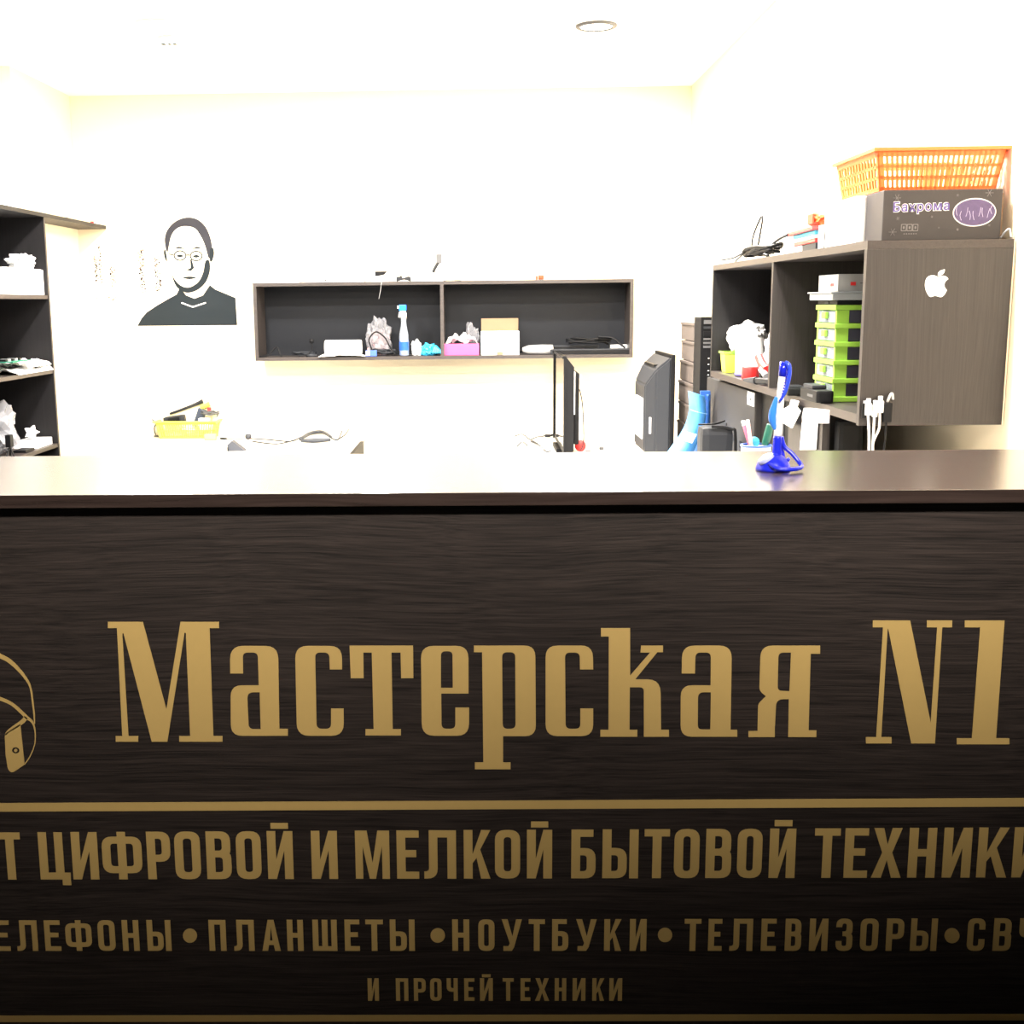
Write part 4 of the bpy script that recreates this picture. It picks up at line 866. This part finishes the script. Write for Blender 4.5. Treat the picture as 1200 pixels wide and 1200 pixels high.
# ------------------------------------------------------------------ things inside the wall cabinet
def CX(px, py, X_): return PXX(px, py, X_)
cy0 = YFAR - .13; cxb = XC + .055
t = thing('lime_bucket', 'small lime green tub in the far bay of the wall cabinet', 'tub', (cxb, cy0, CF))
hb = PXX(852, 411, cxb).z - CF
obj('tub', lathe([(0, 0), (.038, 0), (.040, .004), (.048, hb), (.045, hb), (.037, .006), (0, .006)], 4, sx=1.15, sy=1.15), LIME if False else YLIME, t, rot=(0, 0, R(45)) )
obj('rim', lathe([(.048, hb - .006), (.055, hb - .004), (.055, hb + .003), (.048, hb + .003)], 4, sx=1.12, sy=1.12), LIME, t, rot=(0, 0, R(45)))
tag(obj('plastic_bag', blob(.065, .13, .10, 71, .30), BAGW, loc=(cxb + .035, cy0 - .05, CF + hb + .004)), 'white plastic bag bulging over the lime tub', 'bag')
tag(obj('plastic_bag', blob(.06, .07, .15, 77, .35), BAGW, loc=(XC + .13, cy0 - .36, CF)), 'white plastic bag leaning against the cabinet divider', 'bag')
q = PXX(874, 440, XC + .05); t = thing('white_jar', 'white cylindrical jar right of the lime tub', 'jar', (XC + .06, q.y, CF))
obj('jar_body', lathe([(0, 0), (.042, 0), (.045, .004), (.045, .125), (0, .128)], 24), WHITE, t, True); obj('base_ring', lathe([(.0452, .002), (.0465, .002), (.0465, .010), (.0452, .010)], 24), mat('violet_ring', (.12, .10, .35), .4), t, True)
q = PXX(877, 447, XC + .03); t = thing('tape_roll', 'red adhesive tape roll in front of the white jar', 'tape', (XC + .035, q.y, CF + .006)); 
obj('roll', lathe([(.012, 0), (.026, 0), (.027, .002), (.027, .036), (.026, .038), (.012, .038), (.012, 0)], 24), RED, t, True); obj('core', lathe([(.009, .001), (.0118, .001), (.0118, .037), (.009, .037), (.009, .001)], 20), CARD, t)
t.location.z = CF
q = PXX(890, 446, XC + .04); t = thing('wrapped_tool', 'red and silver handled tool beside the red tape', 'tool', (XC + .05, q.y, CF + .0))
obj('handle', tube([(0, -.05, .035), (0, 0, .045), (0, .06, .07)], .014, 8), RED, t); obj('blade', tube([(-.01, -.09, .02), (-.01, -.02, .035)], .010, 8), SILVER, t); obj('guard', B(-.02, .02, -.06, -.03, 0, .03, .006), BLACK, t)
q = PXX(884, 456, XC - .01); t = thing('pliers', 'black pliers overhanging the edge of the cabinet floor', 'pliers', (XC, q.y, CF))
obj('handle', tube([(.06, -.12, .014), (.03, -.05, .012), (.0, .02, .010)], .009, 8), BLACK, t); obj('handle', tube([(.03, -.14, .014), (.015, -.06, .012), (.0, .02, .010)], .009, 8), BLACK, t); obj('jaw', tube([(.0, .02, .010), (-.022, .09, .008)], [.012, .004], 8, smoothn=3), DGREY, t)
# drawer tower
TX = XC + .035; qa = PXX(979, 400, TX); qb = PXX(956.5, 400, TX); TW = XR - .02 - TX - .05
tt = PXX(979, 357.5, TX).z
dt = thing('drawer_tower', 'lime green drawer tower with clear drawers in the near bay of the cabinet', 'drawer unit', (TX, qa.y, CF)); TD = qb.y - qa.y; TH = tt - CF; pit = TH / 5.3
zb0 = TH - 5 * pit
for k in range(6):
    z_ = zb0 + k * pit
    obj('shelf_frame', B(-.004, TW, -.003, TD + .003, z_ - (.012 if k else zb0), z_ + .000, .002), LIME, dt)
for (y0_, y1_, x0_, x1_) in ((0, .012, 0, .030), (TD - .012, TD, 0, .012), (0, .012, TW - .03, TW), (TD - .012, TD, TW - .03, TW)):
    obj('corner_post', B(x0_ + .0005, x1_, y0_, y1_, zb0, TH - .0125), LIME, dt)
for k in range(5):
    z_ = zb0 + k * pit
    d_ = obj('drawer', B(.001, .004, .013, TD - .013, z_ + .002, z_ + pit - .014), CLEAR, dt)
    ds = obj('drawer', B(.031, TW - .031, .002, .005, z_ + .002, z_ + pit - .014), mat('smoked_clear', (.05, .05, .07), .15), dt)
    obj('drawer_contents', B(.008, TW - .032, .016, TD - .02, z_ + .001, z_ + pit * .55), mat('mixed_small_parts', (.05, .055, .06), .6, var=.9, scale=120), dt)
    obj('handle', B(-.008, .0005, TD * .42, TD * .60, z_ + pit * .25, z_ + pit * .62, .002), LIME, dt)
t = thing('parts_case', 'flat black case lying on top of the lime drawer tower', 'case', (TX, qa.y, CF + TH + .0005))
obj('body', B(0.0, TW, 0, TD, 0, .0105, .002), BLACK, t); obj('latch', B(-.0015, .0, TD * .4, TD * .6, .002, .008), DGREY, t)
t = thing('clear_organizer', 'translucent grey organizer tray on top of the black case', 'tray', (TX - .01, qa.y - .01, CF + TH + .0115))
ho = PXX(975, 342, TX).z - (CF + TH + .0115)
obj('tray', B(-.005, TW, 0, TD + .035, 0, ho - .004, .003), mat('smoky_clear', (.30, .32, .33), .3), t); obj('lid', B(-.009, TW + .004, -.004, TD + .04, ho - .0038, ho, .001), mat('smoky_lid', (.28, .30, .31), .3), t)
t = thing('device_box', 'flat white printed box lying on the grey organizer tray', 'box', (TX, qa.y, CF + TH + .0115 + ho + .0005))
hb2 = PXX(976, 322, TX).z - (CF + TH + .0115 + ho)
obj('box_body', B(0, TW, 0, TD, 0, hb2, .001), mat('grey_white_card', (.30, .30, .29), .6), t)
obj('end_label', B(-.0006, -.0001, .01, TD - .01, .004, hb2 - .004), WHITE, t); obj('red_print', B(.030, .042, -.0006, -.0001, .014, .022), RED, t); obj('text_line', B(.052, .13, -.0006, -.0001, .018, .0205), GREYPR, t); obj('red_spot', B(-.0010, -.0007, .03, .06, .012, .02), RED, t)
# adapters at the front edge
q = PXX(968, 474, XC + .03); t = thing('black_adapter', 'black power adapter lying before the drawer tower', 'adapter', (XC + .006, q.y - .02, CF))
obj('block', B(-.020, .022, -.05, .10, 0, .030, .006), BLACK, t); obj('block_lid', B(-.017, .018, .0, .085, .0302, .040, .004), DGREY, t); obj('label', B(-.0206, -.0201, -.02, .03, .012, .018), MGREY, t)
q = PXX(950, 470, XC + .01); t = thing('black_adapter', 'smaller ribbed black adapter left of the larger one', 'adapter', (XC - .004, q.y + .13, CF))
obj('block', B(-.02, .03, -.035, .06, 0, .020, .005), BLACK, t)
for k in range(4): obj('rib', B(-.018, .028, -.025 + k * .02, -.018 + k * .02, .0202, .024), DGREY, t)
q = PXX(932, 462, XC + .02); t = thing('white_strip', 'white plastic strip lying across the cabinet floor edge', 'strip', (XC + .042, q.y, CF)); obj('bar', B(-.01, .006, -.16, .14, 0, .012, .003), WHITE, t); obj('end_cap', B(-.012, .008, -.165, -.15, 0, .014, .003), SILVER, t)
t = thing('red_pack', 'small red pack at the foot of the lime drawer tower', 'pack', (TX + .075, qa.y - .05, CF)); obj('body', B(0, .10, 0, .03, 0, .024, .003), mat('coral_red', (.7, .08, .06), .5), t); obj('seal', B(-.001, .0, .005, .025, .004, .02), WHITE, t)
# cables hooked on the end panel
for k, (px, top, m, lab) in enumerate(((1018, 467, WHITE, 'leftmost of the three white cables hanging on the cabinet end'), (1025.5, 469, WHITE, 'middle white cable hanging on the cabinet end'), (1032, 464, WHITE, 'rightmost of the three white cables, with a larger plug'))):
    q = PY(px, top, YN - .012); t = thing('charging_cable', lab, 'cable', (q.x, q.y, q.z), group='white charging cables on the cabinet end')
    w2 = .0055 if k != 1 else .0045
    obj('plug', B(-w2 * .8, w2 * .8, -.003, .003, -.010, 0, .001), WHITE, t); obj('plug_grip', B(-w2 * 1.2, w2 * 1.2, -.005, .005, -.036, -.0102, .002), WHITE, t)
    e = [(.006, -.16), (.001, -.16), (-.001, -.16)][k]
    pts = [(0, 0, -.034), ((.004, 0, 0)[k], 0, -.07), ((.006, 0, -.012)[k], 0, -.11), (e[0] if k < 2 else .004, 0, -.17), (e[0] if k < 2 else .006, 0.0, -.28)]
    obj('lead', tube(pts, .0027, 8), WHITE, t, True)
q = PY(1040, 465, YN - .012); t = thing('charging_cable', 'black charging plug and lead hanging right of the white cables', 'cable', q)
obj('plug_grip', B(-.008, .010, -.008, .008, -.055, -.012, .004), BLACK, t); obj('hook', tube([(0, 0, -.012), (.006, 0, .004), (.010, 0, .006), (.012, 0, -.006)], .003), SILVER, t, True); obj('lead', tube([(0, 0, -.05), (.0, 0, -.09), (-.003, 0, -.13)], .0022, 6), BLACK, t, True)
q = PY(1014, 470, YN - .02); t = thing('charging_cable', 'black plug half hidden behind the white cables', 'cable', (q.x, YN - .008, q.z)); obj('plug_grip', B(-.003, .012, -.003, .003, -.038, -.006, .002), BLACK, t); obj('plug', B(.0, .009, -.002, .002, -.0058, 0), SILVER, t)
q = PY(1030, 470, YN); tag(obj('cable_hook_rail', B(-.022, .026, -.0075, -.0008, -.004, .004, .001), BLACK, loc=(q.x, YN, q.z - .012)), 'small black hook rail holding the cables on the cabinet end', 'rail')

# ------------------------------------------------------------------ on top of the wall cabinet
CT = CZ1 + .0005
ga = PY(1033, 280, YN + .03); gb = PY(1172, 276, YN + .03); gtop = PY(1100, 222, YN + .03).z
gx = XC + .035
g = thing('light_string_box', 'dark grey printed carton with purple lettering on top of the cabinet', 'box', (ga.x, YN + .03, CT))
GW = gb.x - ga.x; GH = gtop - CT
obj('box_body', B(0, GW, 0, .115, 0, GH, .002), GIFT, g)
obj('side_flap', plate([[[(0, .004), (.014, .002), (.012, GH * .93), (0, GH - .002)]]], lambda a, b: Vector((GW + .0005 + a, .02 + a * .5, b)), (0, .0015, 0)), CARD, g)
gfn = lambda px, py: Vector((PY(px, py, YN + .03).x - ga.x, 0, PY(px, py, YN + .03).z - CT))
c = gfn(1079.5, 242.5)
for off, m, dy in ((.0015, WHITE, -.0004), (.0004, PURPLE, -.0012)):
    bm = text_bm('Бахрома', .0265, offset=off, extrude=.0002)
    sxx = (gfn(1112, 240).x - gfn(1046.5, 240).x); xs = [v.co.x for v in bm.verts]; k = (sxx - (0.002 if off == 0 else 0)) / (max(xs) - min(xs))
    bm = xf(bm, Matrix.Translation((c.x, dy, c.z)) @ Matrix.Rotation(R(90), 4, 'X') @ Matrix.Rotation(R(1.2), 4, 'Z') @ Matrix.Diagonal((k, 1.0, 1, 1)))
    obj('lettering', bm, m, g)
c = gfn(1141.8, 248.8); rx = .0455; rz = .0295
efn2 = lambda dy: (lambda a, b: Vector((c.x + a, dy, c.z + b)))
obj('oval_border', plate([[circ(0, 0, rx, rz, 40)]], efn2(-.0008), (0, .0006, 0)), WHITE, g)
obj('oval_picture', plate([[circ(0, 0, rx - .0022, rz - .0022, 40)]], efn2(-.0014), (0, .0005, 0)), mat('violet_picture', (.07, .045, .13), .5, var=.35, scale=150), g)
br = bmesh.new(); rnd = random.Random(4)
for k in range(9):
    x0 = -.036 + k * .009; z0 = -.012 + rnd.uniform(-.006, .004)
    if abs(x0) > .03: z0 *= .4
    seg = [(c.x + x0, -.0016, c.z + z0), (c.x + x0 + rnd.uniform(-.004, .004), -.0016, c.z + z0 + .010), (c.x + x0 + rnd.uniform(-.006, .006), -.0016, c.z + z0 + .019)]
    tube(seg, .0005, 4, br, 2)
obj('light_drawing', br, mat('lilac_print', (.55, .5, .7), .5), g)
for px, py, rr in ((1051, 232, .0085), (1046, 272, .0085), (1159.5, 226, .0085), (1052, 256, .004), (1092, 254, .003), (1122, 229, .003), (1100, 267, .002), (1122, 269, .003), (1159, 264, .003)):
    q = gfn(px, py); fb = bmesh.new()
    for a in range(3):
        an = a * math.pi / 3; d = Vector((math.cos(an), 0, math.sin(an))) * rr; tube([q + Vector((0, -.0006, 0)) - d, q + Vector((0, -.0006, 0)) + d], .0005, 4, fb, 0)
    obj('snowflake', fb, GREYPR, g)
for k in range(3):
    q = gfn(1059 + k * 6.8, 267); obj('icon', plate([[rpoly([(-.006,-.007,.002),(.006,-.007,.002),(.006,.008,.002),(-.006,.008,.002)]), rpoly([(-.0045,-.0055,.002),(.0045,-.0055,.002),(.0045,.0065,.002),(-.0045,.0065,.002)])], [circ(0, .0005, .002, .003, 10)]], lambda a, b, q=q: q + Vector((a, -.0008, b)), (0, .0006, 0)), GREYPR, g)
q = gfn(1066, 274); db = bmesh.new()
for k in range(6): B(q.x - .013 + k * .005, q.x - .0105 + k * .005, -.0008, -.0002, q.z - .001, q.z + .001, bm=db)
obj('caption_dots', db, GREYPR, g)
# white box with a picture, behind it
wy = YN + .155; wx = PXX(1031, 250, XC + .02).x
t = thing('white_picture_box', 'white carton with a small colourful picture behind the dark printed carton', 'box', (XC + .02, wy, CT))
obj('box_body', B(0, .25, 0, .25, 0, GH - .001, .002), WHITE, t)
obj('picture', B(-.0008, -.0001, .02, .14, .006, .045), SKINP, t); obj('picture_tag', B(-.0016, -.0009, .02, .05, .012, .035), PAPER, t)
t = tag(obj('wire_loop', tube([(XR - .022, YN + .03, CT + .003), (XR - .016, YN + .02, CT + .016), (XR - .010, YN + .014, CT + .020), (XR - .008, YN + .010, CT + .003)], .0022), SILVER, smooth=True), 'small silver wire loop at the right corner of the cabinet top', 'wire')
# orange basket
bw = .275; bd = .30
bkx = PY(1028, 176, YN + .06).x + bw / 2; ztp = PY(1028, 175, YN + .06).z
ob = thing('orange_basket', 'orange slotted plastic basket standing on the boxes above the cabinet', 'basket', (bkx, YN + .06 + bd / 2, CT + GH + .002))
basket(ob, bw, bd, ztp - (CT + GH + .002), ORANGE, 23, 13, 3, .003, flare=.10, rim=.008)
# red things, cables further along the top
def T_(px, py, X_): q = PXX(px, py, X_); return q
xt = XC + .05
q = PXX(952, 290, xt)
t = thing('red_tray', 'red, white and cyan stack of flat packs on the cabinet top', 'packs', (xt, q.y, CT), R(-3))
obj('lower_pack', B(-.02, .10, -.12, .14, .020, .030, .002), RED, t); obj('middle_pack', B(-.02, .10, -.12, .15, .0305, .039, .002), mat('white_card2', (.8, .8, .8), .6), t); obj('cyan_pack', B(-.021, .10, -.12, .15, .0395, .050, .002), CYAN, t)
obj('upper_tray', B(-.03, .10, -.13, .20, .0505, .060, .002), RED, t); obj('base_block', B(-.018, .09, -.12, .04, 0, .0195, .002), DGREY, t); obj('base_block', B(-.018, .09, .045, .13, 0, .0195, .002), WHITE, t)
t = thing('orange_pouch', 'small orange and red pouch on top of the red packs', 'pouch', (xt + .03, q.y - .02, CT + .0605)); obj('pouch_body', blob(.04, .10, .050, 81, .2), mat('orange_red_print', (.65, .13, .03), .5, var=.4, scale=40), t); obj('label', B(-.046, -.042, -.03, .02, .01, .035), RUST, t)
q = PXX(980, 283, xt); t = thing('white_carton', 'small white carton between the red packs and the picture box', 'box', (xt - .03, q.y - .012, CT)); obj('box_body', B(0, .1, 0, .065, 0, .058, .002), WHITE, t); obj('flap', B(-.0006, -.0001, .01, .03, .01, .05), PAPER, t)
cable([T_(845, 305, xt - .02) + Vector((0, 0, 0)), T_(860, 302, xt - .02), T_(872, 296, xt - .02), T_(862, 306, xt - .02)], .003, DGREY, 'thin dark cable at the far end of the cabinet top')
tang = coil(xt - .01, PXX(896, 300, xt).y, CT + .01, .03, .17, 6, .004, .003, 31, .3); tag(obj('cable_tangle', tube(tang, .005, 6), BLACK, smooth=True), 'black tangle of cable on the cabinet top', 'cable')
ya = PXX(885, 300, xt).y
cable([(xt - .01, ya, CT + .02), (xt - .01, ya + .0, CT + .07), (xt, ya - .06, CT + .13), (xt, ya - .08, CT + .115), (xt, ya - .03, CT + .04)], .003, DGREY, 'dark cable loop standing up from the black tangle')
cable([(xt - .02, PXX(905, 296, xt).y, CT + .02), (xt - .02, PXX(918, 296, xt).y, CT + .045), (xt - .02, PXX(932, 290, xt).y, CT + .055)], .004, DGREY, 'grey lead arching from the tangle towards the red packs')

# ------------------------------------------------------------------ pen holder and things on the counter
q0 = PZ(912, 551, ztop); YPn = q0.y
ph = thing('counter_pen', 'blue and white counter pen standing in its blue base with coiled cord', 'pen', (q0.x, YPn, ztop + .0003))
pf = lambda px, py, dy=0: PY(px, py, YPn) + Vector((0, dy, 0)) - Vector(ph.location)
obj('base', xf(lathe([(0, 0), (.0235, 0), (.0235, .003), (.021, .011), (.014, .019), (.007, .023), (0, .024)], 28, sx=1.0, sy=.95), Matrix.Translation((-.007, .0, 0))), BLUE, ph, True)
obj('painted_highlight', xf(lathe([(0, .0), (.012, .001), (.010, .007), (0, .010)], 16), Matrix.Translation((-.017, -.006, .0135)) @ Matrix.Rotation(R(-35), 4, 'Y')), mat('pale_blue_highlight', (.45, .5, .9), .15), ph, True)  # pale piece imitating a glint on the blue dome
def zc(v): v.z = max(v.z, .004); return v
obj('socket', tube([pf(911, 545, .004), pf(910.5, 530), pf(911.5, 511)], [.0065, .0062, .0058], 14), BLUE, ph, True)
obj('barrel', tube([pf(911.5, 511), pf(913.5, 480), pf(916, 445), pf(917.5, 438)], [.0054, .0054, .0046, .0044], 14), mat('white_gloss', (.85, .85, .88), .2), ph, True)
obj('barrel_end', tube([pf(916.8, 441), pf(918.5, 424)], [.0054, .0052], 14, smoothn=0), BLUE, ph, True)
obj('clip', tube([pf(919, 425, -.003), pf(923, 428, -.005), pf(923.5, 440, -.006), pf(919, 458, -.007), pf(912, 470, -.0075)], [.0032, .0036, .003, .0024, .0016], 10), mat('blue_translucent', (.03, .07, .65), .2), ph, True)
obj('grip_window', tube([pf(910, 465, -.001), pf(905.5, 482, -.001), pf(905, 492, -.001), pf(908.5, 503, -.001)], [.0022, .0052, .0052, .0025], 12), mat('sky_translucent', (.04, .22, .80), .15), ph, True)
tb = text_bm('ballpoint', .006) if False else None
obj('cord', tube([pf(916, 512, .001), pf(919, 523, .0), pf(927, 531, -.004), pf(934.5, 541, -.010), Vector((.026, -.018, .006)), Vector((.010, -.030, .005)), Vector((-.008, -.028, .006)), Vector((-.016, -.018, .011))], .0030, 10, smoothn=8), BLUE, ph, True)
obj('cord_loop', tube([pf(915, 520, .006), pf(919, 534, .006), pf(919, 545, .004), Vector((.012, -.006, .016))], .0026, 8), BLUE, ph, True)
for k in range(12):
    p = pf(921.5 - k * .75, 432 + k * 3.2, -.0105)
    obj('print_mark', B(p.x - .0008, p.x + .0008, p.y, p.y + .0004, p.z - .0012, p.z + .0012), BLUE, ph)
# pen cup and pens on the inner worktop
q = PY(886, 523, 2.52); t = thing('pen_cup', 'white cup with a blue rim behind the counter', 'cup', (q.x, 2.52, 1.0225)); hc = q.z - 1.0225
obj('cup', lathe([(0, 0), (.026, 0), (.031, hc), (.028, hc), (.024, .003), (0, .003)], 24), WHITE, t, True); obj('rim', lathe([(.0275, hc + .0002), (.0325, hc + .0002), (.0325, hc + .004), (.0275, hc + .004)], 24), mat('blue_rim', (.05, .12, .5), .3), t, True)
cx_, cz_ = q.x, q.z
def penp(name, label, pts, r, m, cat='pen'):
    return tag(obj(name, tube([PY(a, b, 2.52 + dy) for a, b, dy in pts], r, 10), m, smooth=True), label, cat)
def pen2(label, x0, x1, ytop, m, dy):
    base = PY(x0, 521, 2.52 + dy); a = PY(x1, ytop, 2.52 + dy); lo = base + (base - a).normalized() * .05; t_ = thing('pen', label, 'pen', lo)
    obj('barrel', tube([Vector((0, 0, 0)), (a - lo) * .9], .0042, 10, smoothn=0), m, t_, True); obj('cap', tube([(a - lo) * .9, (a - lo)], [.0046, .0036], 10, smoothn=0), WHITE, t_, True)
pen2('left red and white pen in the cup behind the counter', 879, 870.5, 493, mat('pink_red', (.6, .08, .15), .3), .0)
pen2('right pink pen in the cup behind the counter', 880, 876, 492, mat('pink_pale', (.75, .35, .35), .3), -.008)
q = PY(887.5, 520, 2.49); t = thing('teal_ball', 'round teal ball resting in the pen cup', 'ball', (q.x, 2.52 - .0, q.z)); bm = bmesh.new(); bmesh.ops.create_icosphere(bm, subdivisions=3, radius=.0115); obj('ball', bm, TEAL, t, True); bm = tube([(-.0, 0, -.010), (0, 0, -.05)], .003, 8, smoothn=0); obj('stick', bm, WHITE, t)
q = PY(900, 510, 2.52); t = thing('screwdriver', 'dark green handled screwdriver leaning in the pen cup', 'screwdriver', (q.x, 2.53, q.z)); obj('handle', tube([(-.004, 0, -.022), (.002, 0, .0), (.006, 0, .022)], [.007, .009, .007]), mat('dark_green', (.01, .10, .07), .3), t, True); obj('shaft', tube([(-.004, 0, -.022), (-.012, -.006, -.075)], .002, 6, smoothn=0), SILVER, t)
# small chips of wear on the counter top
